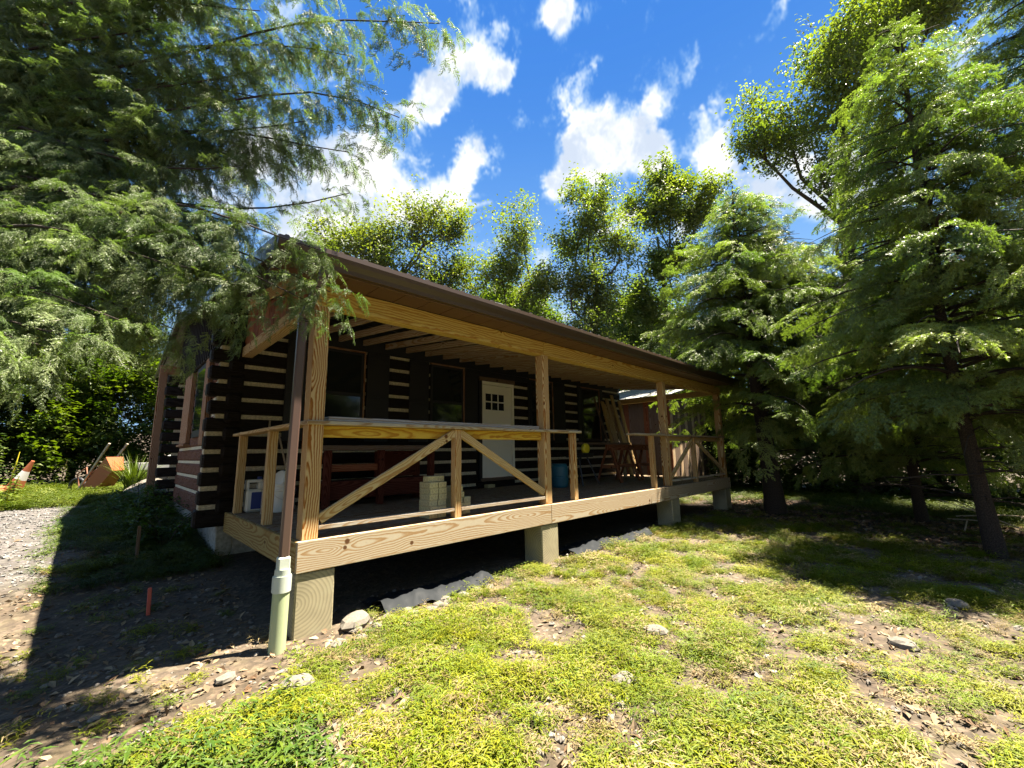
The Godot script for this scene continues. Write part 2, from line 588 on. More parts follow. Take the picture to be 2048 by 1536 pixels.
func make_walls() -> void:
	# front wall: black stained logs with chinking set back between them
	for k in 13:
		var lo := 0.075 + COURSE * (k - 1) + 0.029
		var hi := 0.075 + COURSE * k - 0.029
		if k == 0:
			lo = -0.19
		var spans := [[-0.36, 4.46], [5.57, 10.28]] if hi < 2.3 else [[-0.36, 10.28]]
		for s in spans:
			var out := rng.randf_range(-0.02, 0.03) if s[0] < 0.0 else 0.0
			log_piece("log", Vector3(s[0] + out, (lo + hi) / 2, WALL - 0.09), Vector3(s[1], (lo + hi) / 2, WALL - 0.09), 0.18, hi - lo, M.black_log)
			if k < 12:
				var a: float = s[0] + (0.12 if k > 4 else 0.03) if s[0] < 0.0 else s[0]
				while a < s[1] - 0.1:
					var e := minf(a + rng.randf_range(0.9, 2.2), s[1] - 0.04)
					var dy := rng.randf_range(-0.004, 0.006)
					block(cabin, "chinking", Vector3(a, hi - 0.006, WALL - 0.15), Vector3(e, hi + 0.064, WALL - 0.026 + rng.randf_range(-0.008, 0.006)), M.chink, 0.008)
					bar(cabin, "chinking_edge", Vector3(a, hi + dy, WALL - 0.03), Vector3(e, hi + dy + rng.randf_range(-0.006, 0.006), WALL - 0.03), 0.02, 0.016, M.chink, Vector3.UP, 0.006)
					a = e + 0.003
	# ends of the side wall's logs, showing between the front logs at the corner
	for k in 12:
		var y := 0.07 + COURSE * k
		block(cabin, "log_end", Vector3(-0.14, y - 0.09, WALL - 0.1), Vector3(0.05 + rng.randf_range(-0.01, 0.015), y + 0.09, WALL + 0.05 + rng.randf_range(-0.012, 0.012)), M.black_log, 0.03)
	# side wall, weathered brown
	for k in 11:
		var hi := 0.165 + COURSE * k - 0.026
		var lo := hi - COURSE + 0.05
		if k == 0:
			lo = -0.17
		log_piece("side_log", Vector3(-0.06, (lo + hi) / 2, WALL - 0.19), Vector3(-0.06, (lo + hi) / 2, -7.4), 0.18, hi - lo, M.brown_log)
		block(cabin, "side_chinking", Vector3(-0.128, hi - 0.006, -7.4), Vector3(0.0, hi + 0.056, WALL - 0.19), M.chink, 0.008)
	# the far corner, where the back wall's logs stick out
	for k in 11:
		var hi := 0.075 + COURSE * k - 0.029
		log_piece("log", Vector3(-0.46 + rng.randf_range(-0.02, 0.02), hi - 0.094, -7.5), Vector3(10.28, hi - 0.094, -7.5), 0.18, 0.188, M.black_log)
		block(cabin, "chinking", Vector3(-0.25, hi - 0.005, -7.56), Vector3(10.2, hi + 0.063, -7.44), M.chink, 0.006)
	log_piece("end_wall", Vector3(10.2, 1.25, WALL - 0.2), Vector3(10.2, 1.25, -7.4), 0.16, 3.0, M.black_log)
	block(cabin, "foundation", Vector3(-0.10, -1.1, -7.5), Vector3(0.10, -0.19, WALL - 0.05), M.concrete, 0.01)
	block(cabin, "foundation", Vector3(0.10, -1.1, WALL - 0.25), Vector3(10.2, -0.19, WALL - 0.05), M.concrete, 0.01)
	# dark boards over the top of the side wall
	var z := WALL - 0.05
	while z > -7.6:
		var top := roof_y(z) - 0.05
		block(cabin, "siding_board", Vector3(-0.215, 2.36 + rng.randf_range(-0.01, 0.01), z - 0.19), Vector3(-0.185, top, z), M.siding, 0.003)
		block(cabin, "batten", Vector3(-0.235, 2.36, z - 0.21), Vector3(-0.216, top, z - 0.172), M.siding, 0.003)
		z -= 0.197
	block(cabin, "gable_plate", Vector3(-0.183, 2.40, -7.5), Vector3(0.0, 2.72, WALL - 0.05), M.siding)
	# side window: pale casing boards and a black sash
	var w := block(cabin, "side_window", Vector3(-0.185, 1.08, -5.45), Vector3(-0.152, 2.34, -4.5), M.shutter)
	block(w, "casing", Vector3(-0.215, 0.93, -4.40), Vector3(-0.152, 2.335, -4.06), M.trim)
	block(w, "casing", Vector3(-0.215, 1.00, -6.75), Vector3(-0.152, 2.335, -5.85), M.trim)
	block(w, "sill", Vector3(-0.25, 0.95, -6.80), Vector3(-0.152, 0.99, -5.80), M.trim)
	block(w, "pane", Vector3(-0.19, 1.2, -5.35), Vector3(-0.186, 2.25, -4.6), M.glass, 0.001)


func make_openings() -> void:
	block(cabin, "header_board", Vector3(-0.02, 2.535, WALL + 0.002), Vector3(10.2, 3.0, WALL + 0.03), M.shutter)
	for e in [[0.97, 1.84], [3.22, 4.03], [6.10, 6.93], [8.2, 9.05]]:
		var w := block(cabin, "window", Vector3(e[0], 1.02, WALL + 0.002), Vector3(e[1], 2.50, WALL + 0.03), M.shutter)
		block(w, "pane", Vector3(e[0] + 0.05, 1.78, WALL + 0.031), Vector3(e[1] - 0.05, 2.45, WALL + 0.035), M.glass, 0.001)
		block(w, "pane", Vector3(e[0] + 0.05, 1.07, WALL + 0.031), Vector3(e[1] - 0.05, 1.72, WALL + 0.034), M.glass, 0.001)
		block(w, "trim_strip", Vector3(e[0] - 0.01, 2.50, WALL + 0.002), Vector3(e[1] + 0.03, 2.527, WALL + 0.045), M.trim)
		block(w, "trim_strip", Vector3(e[1], 1.02, WALL + 0.002), Vector3(e[1] + 0.027, 2.50, WALL + 0.045), M.trim)
	for e in [[0.60, 0.94], [1.90, 2.33], [2.75, 3.18], [4.08, 4.43], [6.02, 6.08], [6.98, 7.46], [8.02, 8.18], [9.08, 9.26]]:
		var s := block(cabin, "shutter", Vector3(e[0], 0.96, WALL + 0.002), Vector3(e[1], 2.53, WALL + 0.028), M.shutter)
		for y in [1.0, 1.7, 2.42]:
			block(s, "shutter_rail", Vector3(e[0] + 0.015, y, WALL + 0.029), Vector3(e[1] - 0.015, y + 0.07, WALL + 0.04), M.shutter)
	block(cabin, "shutter", Vector3(4.44, 2.405, WALL + 0.002), Vector3(6.0, 2.53, WALL + 0.027), M.shutter)
	# door with six lights
	var d := block(cabin, "door", Vector3(4.56, 0.20, WALL - 0.06), Vector3(5.47, 2.23, WALL - 0.015), M.door)
	block(d, "door_frame", Vector3(4.47, 0.14, WALL - 0.1), Vector3(4.553, 2.31, WALL + 0.03), M.shutter)
	block(d, "door_frame", Vector3(5.477, 0.14, WALL - 0.1), Vector3(5.53, 2.31, WALL + 0.03), M.door)
	block(d, "door_frame", Vector3(4.555, 2.237, WALL - 0.1), Vector3(5.475, 2.31, WALL + 0.03), M.door)
	block(d, "door_head", Vector3(4.47, 2.314, WALL + 0.002), Vector3(5.56, 2.40, WALL + 0.04), M.old_wood)
	log_piece("log", Vector3(4.462, -0.03, WALL - 0.09), Vector3(5.568, -0.03, WALL - 0.09), 0.178, 0.31, M.black_log)
	block(d, "threshold", Vector3(4.5, 0.13, WALL - 0.12), Vector3(5.5, 0.19, WALL + 0.06), M.old_wood)
	for i in 3:
		for j in 2:
			var x := 4.68 + i * 0.195
			var y := 1.68 + j * 0.195
			block(d, "pane", Vector3(x, y, WALL - 0.0145), Vector3(x + 0.165, y + 0.165, WALL - 0.010), M.glass, 0.001)
			block(d, "glazing_bar", Vector3(x - 0.018, y - 0.02, WALL - 0.0145), Vector3(x - 0.003, y + 0.17, WALL - 0.004), M.door, 0.003)
		block(d, "glazing_bar", Vector3(4.68 + i * 0.195, 1.848, WALL - 0.0145), Vector3(4.845 + i * 0.195, 1.872, WALL - 0.004), M.door, 0.003)
	for e in [[4.66, 0.36], [5.05, 0.36]]:
		for y in [0.36, 0.98]:
			block(d, "panel", Vector3(e[0], y, WALL - 0.0145), Vector3(e[0] + 0.32, y + 0.5, WALL - 0.009), M.door, 0.004)
	var b := Buf.new()
	b.lathe(Transform3D(Basis(Vector3.RIGHT, PI / 2), Vector3.ZERO), [Vector2(0.0, 0.07), Vector2(0.028, 0.062), Vector2(0.03, 0.04), Vector2(0.012, 0.03), Vector2(0.03, 0.0)], 12)
	part(d, "knob", b.mesh(), M.steel, Transform3D(Basis.IDENTITY, Vector3(5.40, 1.13, WALL - 0.014)))


func make_porch() -> void:
	# deck boards
	var z := -0.005
	while z > WALL + 0.1:
		var cut := rng.randf_range(3.0, 7.0)
		for e in [[0.0, cut - 0.002], [cut + 0.002, 10.38]]:
			block(cabin, "deck_board", Vector3(e[0], -0.036 + rng.randf_range(-0.001, 0.002), z - 0.138), Vector3(e[1], rng.randf_range(-0.004, -0.001), z), M.deck, 0.004)
		z -= 0.144
	for x in range(0, 27):
		block(cabin, "joist", Vector3(0.02 + x * 0.4, -0.25, WALL + 0.05), Vector3(0.06 + x * 0.4, -0.04, -0.002), M.green_rim)
	block(cabin, "rim_board", Vector3(-0.04, -0.258, 0.0), Vector3(3.298, 0.002, 0.04), M.rim, 0.005)
	block(cabin, "rim_board", Vector3(3.302, -0.262, 0.0), Vector3(8.90, -0.004, 0.038), M.rim, 0.005)
	block(cabin, "rim_board", Vector3(8.904, -0.255, 0.0), Vector3(10.42, 0.004, 0.039), M.rim, 0.005)
	block(cabin, "rim_board", Vector3(-0.041, -0.256, -2.90), Vector3(-0.002, -0.002, -0.002), M.green_rim, 0.005)
	block(cabin, "rim_board", Vector3(10.38, -0.256, -2.90), Vector3(10.418, -0.002, -0.002), M.green_rim, 0.005)
	for e in [[-0.03, 0.30], [3.10, 3.45], [7.05, 7.40], [10.06, 10.40]]:
		var b := Buf.new()
		var s := Vector3(e[1] - e[0], 0.80, 0.34)
		b.box(Transform3D.IDENTITY, s, 0.012, Vector2(0.18, 0.18))
		part(cabin, "pier", b.mesh(), M.pier, Transform3D(Basis.IDENTITY, Vector3((e[0] + e[1]) / 2, -0.665, -0.145)))
	for x in [0.0, P1, P2, P3]:
		bar(cabin, "post", Vector3(x + 0.07, 0.0, -0.07), Vector3(x + 0.07, BEAM_LOW, -0.07), 0.14, 0.14, M.post, Vector3.BACK, 0.006)
	# beam: a deep timber on a plate
	for e in [[-0.02, 3.27], [3.274, 7.10], [7.104, 10.44]]:
		block(cabin, "beam", Vector3(e[0], BEAM_LOW + 0.048, -0.142), Vector3(e[1], BEAM_TOP, 0.003), M.beam, 0.005)
		block(cabin, "beam_plate", Vector3(e[0], BEAM_LOW, -0.14), Vector3(e[1], BEAM_LOW + 0.046, -0.001), M.beam, 0.005)
	for x in [0.0, P3]:
		block(cabin, "end_beam", Vector3(x, BEAM_LOW, -2.92), Vector3(x + 0.13, BEAM_LOW + 0.14, -0.145), M.brace, 0.005)
	# boards filling the end of the porch roof, some gaps between
	z = -0.16
	var k := 0
	while z > -2.75:
		var wd := rng.randf_range(0.19, 0.25)
		var top := 2.43 - ROOF_RISE * (z - wd * 0.5) - 0.01
		block(cabin, "infill_board", Vector3(0.03, BEAM_LOW + 0.142, z - wd), Vector3(0.055, top, z), M.cedar if k % 3 else M.cedar_dark, 0.003)
		z -= wd + rng.randf_range(0.006, 0.02)
		k += 1
	bar(cabin, "rake_board", Vector3(-0.01, 2.49, 0.0), Vector3(-0.01, 2.49 + ROOF_RISE * 2.9, -2.9), 0.035, 0.15, M.brace)
	# rafters
	var x := 0.12
	while x < 10.5:
		bar(cabin, "rafter", Vector3(x, 2.375, -0.145), Vector3(x, 2.685, -2.93), 0.042, 0.10, M.rafter)
		x += 0.425
	bar(cabin, "roof_deck", Vector3(5.1, roof_y(0.3) - 0.03, 0.3), Vector3(5.1, roof_y(-2.95) - 0.03, -2.95), 11.0, 0.012, M.siding)
	# railing: cap, board under it, posts, braces, foot rail
	for e in [[-0.02, 4.10], [5.75, 10.40]]:
		block(cabin, "cap_rail", Vector3(e[0], 1.014, -0.165), Vector3(e[1], 1.052, 0.03), M.rim, 0.005)
	block(cabin, "cap_rail", Vector3(-0.035, 1.012, -2.88), Vector3(0.125, 1.050, -0.17), M.brace, 0.005)
	block(cabin, "rail_board", Vector3(0.142, 0.90, -0.095), Vector3(P1 - 0.002, 1.012, -0.055), M.yellow)
	block(cabin, "rail_board", Vector3(P2 + 0.142, 0.92, -0.095), Vector3(P3 - 0.002, 1.012, -0.055), M.brace)
	for e in [1.654, 3.90, 6.455, 8.44]:
		bar(cabin, "newel", Vector3(e + 0.045, 0.0, -0.046), Vector3(e + 0.045, 1.012, -0.046), 0.09, 0.09, M.post, Vector3.BACK, 0.005)
	for e in [-1.25, -2.62]:
		bar(cabin, "newel", Vector3(0.046, 0.0, e), Vector3(0.046, 1.010, e), 0.09, 0.09, M.brace, Vector3.BACK, 0.005)
	for e in [[0.15, 0.165, 1.66, 0.97], [1.74, 0.97, 3.22, 0.165], [P2 + 0.15, 0.165, 8.45, 0.97], [8.52, 0.97, P3, 0.165]]:
		bar(cabin, "brace", Vector3(e[0], e[1], -0.03), Vector3(e[2], e[3], -0.03), 0.04, 0.09, M.brace)
	for e in [[0.142, 1.652], [1.748, P1 - 0.002], [P2 + 0.142, 8.438], [8.532, P3 - 0.002]]:
		block(cabin, "foot_rail", Vector3(e[0], 0.075, -0.09), Vector3(e[1], 0.113, -0.004), M.grey_wood)


func make_roof() -> void:
	# ribbed metal sheets, one part each
	for side in 2:
		var z0 := 0.385 if side == 0 else RIDGE_Z
		var z1 := RIDGE_Z if side == 0 else -11.2
		var x := -0.45
		while x < 10.6:
			var b := Buf.new()
			var xs := [0.0]
			var up := [0.0]
			for r in 4:
				for e in [[0.03, 0.0], [0.05, 0.028], [0.075, 0.028], [0.095, 0.0]]:
					xs.append(r * 0.23 + e[0]); up.append(e[1])
			xs.append(0.92); up.append(0.0)
			for i in xs.size() - 1:
				var a := Vector3(x + xs[i], roof_y(z0) + up[i], z0)
				var c := Vector3(x + xs[i + 1], roof_y(z0) + up[i + 1], z0)
				var d := Vector3(x + xs[i + 1], roof_y(z1) + up[i + 1], z1)
				var e := Vector3(x + xs[i], roof_y(z1) + up[i], z1)
				b.quad(a, c, d, e, Vector3.UP)
				b.quad(a - Vector3.UP * 0.012, c - Vector3.UP * 0.012, d - Vector3.UP * 0.012, e - Vector3.UP * 0.012, Vector3.DOWN)
				b.quad(a, c, c - Vector3.UP * 0.012, a - Vector3.UP * 0.012, Vector3.BACK)
			part(cabin, "roof_sheet", b.mesh(), M.roof)
			x += 0.921
	block(cabin, "ridge_cap", Vector3(-0.47, roof_y(RIDGE_Z) + 0.02, RIDGE_Z - 0.15), Vector3(10.66, roof_y(RIDGE_Z) + 0.05, RIDGE_Z + 0.15), M.roof)
	for x in [-0.46, 10.63]:
		bar(cabin, "rake_fascia", Vector3(x, roof_y(0.36) - 0.085, 0.36), Vector3(x, roof_y(RIDGE_Z) - 0.085, RIDGE_Z), 0.025, 0.17, M.gutter)
		bar(cabin, "rake_fascia", Vector3(x, roof_y(RIDGE_Z) - 0.085, RIDGE_Z), Vector3(x, roof_y(-11.2) - 0.085, -11.2), 0.025, 0.17, M.gutter)
	# soffit strips
	var x := -0.42
	while x < 10.5:
		block(cabin, "soffit_panel", Vector3(x, 2.368, 0.006), Vector3(x + 0.296, 2.378 + rng.randf_range(0.0, 0.002), 0.305), M.soffit, 0.004)
		x += 0.303
	block(cabin, "fascia", Vector3(-0.44, 2.362, 0.307), Vector3(10.6, 2.53, 0.325), M.soffit)
	# gutter
	var b := Buf.new()
	var prof := []
	for q: Vector2 in [Vector2(0.480, 2.445), Vector2(0.480, 2.300), Vector2(0.545, 2.292), Vector2(0.556, 2.330), Vector2(0.585, 2.375), Vector2(0.598, 2.41), Vector2(0.598, 2.452), Vector2(0.580, 2.456), Vector2(0.580, 2.440), Vector2(0.590, 2.440), Vector2(0.590, 2.41), Vector2(0.550, 2.345), Vector2(0.535, 2.300), Vector2(0.486, 2.306), Vector2(0.486, 2.445)]:
		prof.append(q + Vector2(-0.152, 0.072))
	for i in prof.size():
		var p: Vector2 = prof[i]
		var q: Vector2 = prof[(i + 1) % prof.size()]
		var o := Vector2(q.y - p.y, p.x - q.x)
		b.quad(Vector3(-0.46, p.y, p.x), Vector3(10.66, p.y, p.x), Vector3(10.66, q.y, q.x), Vector3(-0.46, q.y, q.x), Vector3(0, -o.y, -o.x))
	var g := part(cabin, "gutter", b.mesh(), M.gutter)
	for e in [-0.465, 10.66]:
		var cap := Buf.new()
		var mid := Vector3(e, 2.442, 0.378)
		for i in 8:
			cap.tri(mid, Vector3(e, prof[i].y, prof[i].x), Vector3(e, prof[(i + 1) % 8].y, prof[(i + 1) % 8].x), Vector3(signf(e), 0, 0))
		part(g, "end_cap", cap.mesh(), M.gutter)
	x = 0.4
	while x < 10.6:
		block(g, "hanger", Vector3(x, 2.518, 0.332), Vector3(x + 0.02, 2.522, 0.43), M.gutter, 0.001)
		x += 0.8
	# downspout: elbow, then straight down beside the corner post
	var s := bar(cabin, "downspout", Vector3(-0.165, 1.90, 0.20), Vector3(-0.168, -0.09, 0.13), 0.075, 0.055, M.spout, Vector3.BACK, 0.012)
	bar(s, "elbow", Vector3(-0.075, 2.375, 0.375), Vector3(-0.08, 2.27, 0.355), 0.075, 0.055, M.spout, Vector3.BACK, 0.012)
	bar(s, "elbow", Vector3(-0.078, 2.285, 0.36), Vector3(-0.163, 1.93, 0.205), 0.075, 0.055, M.spout, Vector3.BACK, 0.012)
	for e in 3:
		bar(s, "seam", Vector3(-0.165, 1.93 - e * 0.018, 0.2), Vector3(-0.165, 1.922 - e * 0.018, 0.2), 0.084, 0.064, M.spout, Vector3.BACK, 0.002)
	# vent with a red collar on the roof
	var v := Buf.new()
	var base := Vector3(4.05, roof_y(-2.0), -2.0)
	v.lathe(Transform3D(Basis.IDENTITY, base), [Vector2(0.15, -0.05), Vector2(0.15, 0.62), Vector2(0.0, 0.62)], 16)
	var ve := part(cabin, "roof_vent", v.mesh(), M.tin)
	var col := Buf.new()
	col.lathe(Transform3D(Basis.IDENTITY, base), [Vector2(0.155, 0.54), Vector2(0.19, 0.56), Vector2(0.19, 0.66), Vector2(0.155, 0.68)], 16)
	part(ve, "collar", col.mesh(), M.flash)
	var hood := Buf.new()
	hood.lathe(Transform3D(Basis.IDENTITY, base), [Vector2(0.0, 0.84), Vector2(0.24, 0.74), Vector2(0.24, 0.72), Vector2(0.0, 0.72)], 16)
	part(ve, "hood", hood.mesh(), M.tin)
	# post under the back roof
	bar(cabin, "post", Vector3(-0.38, -0.6, -9.6), Vector3(-0.38, 3.0, -9.6), 0.16, 0.16, M.trim, Vector3.BACK, 0.006)
	bar(cabin, "post", Vector3(10.2, -0.7, -9.6), Vector3(10.2, 3.0, -9.6), 0.16, 0.16, M.trim, Vector3.BACK, 0.006)
	block(cabin, "back_beam", Vector3(-0.46, 2.85, -9.7), Vector3(10.3, 3.05, -9.5), M.trim)


func make_cabin() -> void:
	cabin = thing("log_cabin", Vector3(5.1, -0.78, -3.5), "dark log cabin with pale chinking, a metal roof and a raised timber porch", "cabin")
	make_walls()
	make_openings()
	make_porch()
	make_roof()


# ---------------------------------------------------------------- things on and round the porch
func single(called: String, b: Buf, m: Material, at: Vector3, label: String, category: String, group := "", turn := 0.0) -> MeshInstance3D:
	var o := part(self, called, b.mesh(), m, Transform3D(Basis(Vector3.UP, turn), at))
	tag(o, label, category, group)
	return o


func brick(at: Vector3, turn: float, label: String, group: String) -> void:
	var b := Buf.new()
	b.box(Transform3D(Basis.IDENTITY, Vector3(0, 0.034, 0)), Vector3(0.225, 0.066, 0.112), 0.004, Vector2(rng.randf(), rng.randf()))
	single("brick", b, M.brick, at, label, "brick", group, turn)


func make_porch_things() -> void:
	# stack of pale firebricks behind the rail, two side by side for six courses, one on top
	var pile := "pale yellow brick in the tall stack behind the middle railing post"
	for k in 6:
		for s in 2:
			brick(Vector3(1.47 + 0.118 * s + rng.randf_range(-0.006, 0.006), 0.0 + 0.0675 * k, -0.27), PI / 2 + rng.randf_range(-0.05, 0.05), pile, "bricks of the tall stack")
	brick(Vector3(1.53, 0.405, -0.26), 0.04, "single pale yellow brick lying crosswise on top of the tall stack", "")
	for k in 5:
		brick(Vector3(1.83 + 0.02 * (k % 2), 0.0675 * k, -0.27), PI / 2 + rng.randf_range(-0.08, 0.08), "pale brick in the shorter stack right behind the middle railing post", "bricks of the shorter stack")
	for k in 3:
		brick(Vector3(1.955, 0.0675 * k, -0.28), PI / 2 + rng.randf_range(-0.08, 0.08), "pale brick in the low three high stack beside the shorter stack", "bricks of the low stack")
	brick(Vector3(4.66, 0.0, WALL + 0.13), 0.1, "lone pale brick on the porch floor below the door", "")
	# loose board on the railing
	var p := bar(self, "plank", Vector3(0.20, 1.077, -0.115), Vector3(3.21, 1.078, -0.125), 0.11, 0.045, M.grey_wood)
	tag(p, "weathered grey plank lying along the top of the porch railing", "plank")
	# bucket with a lid propped in it
	var t := thing("bucket", Vector3(0.50, 0.0, -2.35), "white plastic bucket with a wire handle standing by the log wall", "bucket")
	var b := Buf.new()
	b.lathe(Transform3D.IDENTITY, [Vector2(0.0, 0.0), Vector2(0.125, 0.0), Vector2(0.138, 0.27), Vector2(0.148, 0.275), Vector2(0.148, 0.30), Vector2(0.140, 0.305), Vector2(0.142, 0.335), Vector2(0.150, 0.34), Vector2(0.150, 0.365), Vector2(0.138, 0.365), Vector2(0.122, 0.02), Vector2(0.0, 0.02)], 28)
	part(t, "body", b.mesh(), M.white_plastic, t.transform)
	b = Buf.new()
	var wire := []
	for k in 13:
		var w := PI * k / 12.0
		wire.append(Vector3(cos(w) * 0.152, 0.31 - sin(w) * 0.15, 0.03 + sin(w) * 0.145))
	b.tube(wire, wire.map(func(_q): return 0.003), 5)
	part(t, "handle", b.mesh(), M.steel, t.transform)
	b = Buf.new()
	b.lathe(Transform3D(Basis(Vector3(0.3, 0, 1).normalized(), 1.15), Vector3(-0.07, 0.41, 0)), [Vector2(0.0, 0.012), Vector2(0.13, 0.012), Vector2(0.145, 0.0), Vector2(0.145, -0.03), Vector2(0.138, -0.03), Vector2(0.136, 0.0), Vector2(0.0, 0.004)], 24)
	part(t, "lid", b.mesh(), M.white_plastic, t.transform)
	b = Buf.new()
	for k in 9:
		b.box(Transform3D(Basis(Vector3.UP, -0.62), Vector3(0.085, 0.12 + k * 0.02 + (0.02 if k > 3 else 0.0), 0.101)), Vector3(0.05 - 0.006 * (k % 4), 0.009, 0.012), 0.001)
	part(t, "printed_label", b.mesh(), M.old_wood, t.transform)
	# jug
	t = thing("jug", Vector3(0.22, 0.0, -2.62), "white plastic jug with a blue label and built in handle by the bucket", "jug")
	b = Buf.new()
	b.box(Transform3D(Basis.IDENTITY, Vector3(0, 0.15, 0)), Vector3(0.20, 0.30, 0.14), 0.025)
	b.box(Transform3D(Basis.IDENTITY, Vector3(-0.085, 0.34, 0)), Vector3(0.03, 0.10, 0.13), 0.012)
	b.box(Transform3D(Basis.IDENTITY, Vector3(0.07, 0.34, 0)), Vector3(0.06, 0.10, 0.13), 0.02)
	b.box(Transform3D(Basis.IDENTITY, Vector3(-0.005, 0.405, 0)), Vector3(0.19, 0.04, 0.13), 0.018)
	part(t, "body", b.mesh(), M.white_plastic, t.transform)
	b = Buf.new()
	b.box(Transform3D(Basis.IDENTITY, Vector3(0.02, 0.15, 0.071)), Vector3(0.12, 0.22, 0.004), 0.001)
	part(t, "printed_label", b.mesh(), M.blue, t.transform)
	b = Buf.new()
	b.lathe(Transform3D(Basis.IDENTITY, Vector3(0.06, 0.42, 0)), [Vector2(0.03, 0), Vector2(0.03, 0.04), Vector2(0.0, 0.04)], 14)
	part(t, "cap", b.mesh(), M.blue, t.transform)
	# poles leaning in the corner
	for e in [[Vector3(0.24, 0.0, -2.25), Vector3(0.42, 1.25, -2.90), "pale pole leaning on the log wall between the end railing posts"], [Vector3(0.72, 0.0, -2.5), Vector3(0.56, 1.05, -2.92), "thin pale pole leaning on the log wall behind the bucket"]]:
		b = Buf.new()
		b.tube([Vector3.ZERO, e[1] - e[0]], [0.014, 0.013], 8)
		single("pole", b, M.grey_wood, e[0], e[2], "pole")
	b = Buf.new()
	b.lathe(Transform3D.IDENTITY, [Vector2(0.0, 0.0), Vector2(0.03, 0.0), Vector2(0.03, 0.07), Vector2(0.02, 0.08), Vector2(0.022, 0.10), Vector2(0.0, 0.10)], 14)
	single("can", b, M.steel, Vector3(0.04, 0.0, -2.72), "small shiny metal can by the end railing post", "can")
	# rough workbench with red boards below
	t = thing("workbench", Vector3(1.8, 0.0, -2.2), "rough old wooden workbench with red boards below, against the log wall", "workbench")
	block(t, "bench_top", Vector3(0.85, 0.80, -2.55), Vector3(2.75, 0.87, -1.95), M.old_wood, 0.008)
	for e in [[0.92, -2.05], [2.62, -2.05], [0.92, -2.5], [2.62, -2.5], [1.72, -2.05]]:
		block(t, "leg", Vector3(e[0], 0.0, e[1] - 0.045), Vector3(e[0] + 0.09, 0.798, e[1] + 0.045), M.red_wood)
	block(t, "shelf", Vector3(0.88, 0.10, -2.52), Vector3(2.70, 0.36, -2.12), M.red_wood, 0.01)
	block(t, "rail", Vector3(1.012, 0.50, -2.09), Vector3(1.718, 0.60, -2.05), M.cedar_dark)
	block(t, "back_panel", Vector3(1.86, 0.37, -2.46), Vector3(2.61, 0.79, -2.43), M.red_wood)
	# sawhorses with a plank across
	for e in [[7.75, "reddish wooden sawhorse standing next to the yellow saw"], [8.75, "reddish wooden sawhorse nearer the open end of the porch"]]:
		t = thing("sawhorse", Vector3(e[0], 0.0, -1.6), e[1], "sawhorse")
		var x: float = e[0]
		block(t, "beam", Vector3(x - 0.45, 0.74, -1.65), Vector3(x + 0.45, 0.88, -1.55), M.cedar_dark)
		for sx in [-0.36, 0.36]:
			for sz in [-1.0, 1.0]:
				bar(t, "leg", Vector3(x + sx, 0.80, -1.6 + sz * 0.07), Vector3(x + sx * 1.15, 0.0, -1.6 + sz * 0.33), 0.08, 0.035, M.cedar_dark)
			bar(t, "tie", Vector3(x + sx * 1.07, 0.36, -1.84), Vector3(x + sx * 1.07, 0.36, -1.36), 0.03, 0.08, M.cedar)
	p = bar(self, "plank", Vector3(6.1, 0.905, -1.72), Vector3(8.3, 0.905, -1.66), 0.2, 0.04, M.old_wood)
	tag(p, "dull plank lying across the saw stand and a sawhorse", "plank")
	t = thing("saw_stand", Vector3(6.35, 0.0, -1.7), "black folding stand with splayed legs carrying the yellow saw", "stand")
	for sx in [-0.3, 0.3]:
		for sz in [-0.28, 0.28]:
			bar(t, "leg", Vector3(6.35 + sx * 0.5, 0.60, -1.7 + sz * 0.3), Vector3(6.35 + sx, 0.0, -1.7 + sz), 0.03, 0.03, M.black)
	block(t, "top", Vector3(6.05, 0.60, -1.85), Vector3(6.65, 0.64, -1.55), M.black)
	t = thing("chop_saw", Vector3(6.42, 0.64, -1.62), "yellow and black chop saw on the folding stand", "saw")
	block(t, "base", Vector3(6.2, 0.642, -1.78), Vector3(6.62, 0.69, -1.5), M.black)
	b = Buf.new()
	b.lathe(Transform3D(Basis(Vector3.RIGHT, PI / 2), Vector3.ZERO), [Vector2(0.0, 0.05), Vector2(0.10, 0.045), Vector2(0.12, 0.02), Vector2(0.12, -0.02), Vector2(0.10, -0.045), Vector2(0.0, -0.05)], 18)
	part(t, "blade_guard", b.mesh(), M.yellow_paint, Transform3D(Basis.IDENTITY, Vector3(6.44, 0.79, -1.6)))
	block(t, "handle", Vector3(6.5, 0.83, -1.63), Vector3(6.7, 0.87, -1.58), M.black)
	# barrel
	t = thing("barrel", Vector3(5.62, 0.0, -1.7), "small blue plastic barrel on the porch behind the middle post", "barrel")
	b = Buf.new()
	b.lathe(Transform3D.IDENTITY, [Vector2(0, 0), Vector2(0.16, 0), Vector2(0.175, 0.04), Vector2(0.18, 0.2), Vector2(0.172, 0.22), Vector2(0.18, 0.24), Vector2(0.175, 0.42), Vector2(0.15, 0.46), Vector2(0, 0.46)], 24)
	part(t, "body", b.mesh(), M.teal, t.transform)
	b = Buf.new()
	b.lathe(Transform3D(Basis.IDENTITY, Vector3(0, 0.46, 0)), [Vector2(0.155, 0), Vector2(0.155, 0.02), Vector2(0, 0.022)], 24)
	part(t, "lid", b.mesh(), M.teal, t.transform)
	# lumber stood on end at the far end of the porch
	for k in 7:
		var x := 9.05 + k * 0.15 + rng.randf_range(-0.03, 0.03)
		var l := rng.randf_range(2.0, 2.5)
		p = bar(self, "leaning_board", Vector3(x, 0.0, -2.35 + 0.1 * (k % 2)), Vector3(x + rng.randf_range(-0.1, 0.1), l, -2.86), 0.14, 0.035, M.rafter if k % 3 else M.brace, Vector3.BACK)
		tag(p, "long board stood on end against the wall beyond the sawhorses", "board", "boards stood on end")
	b = Buf.new()
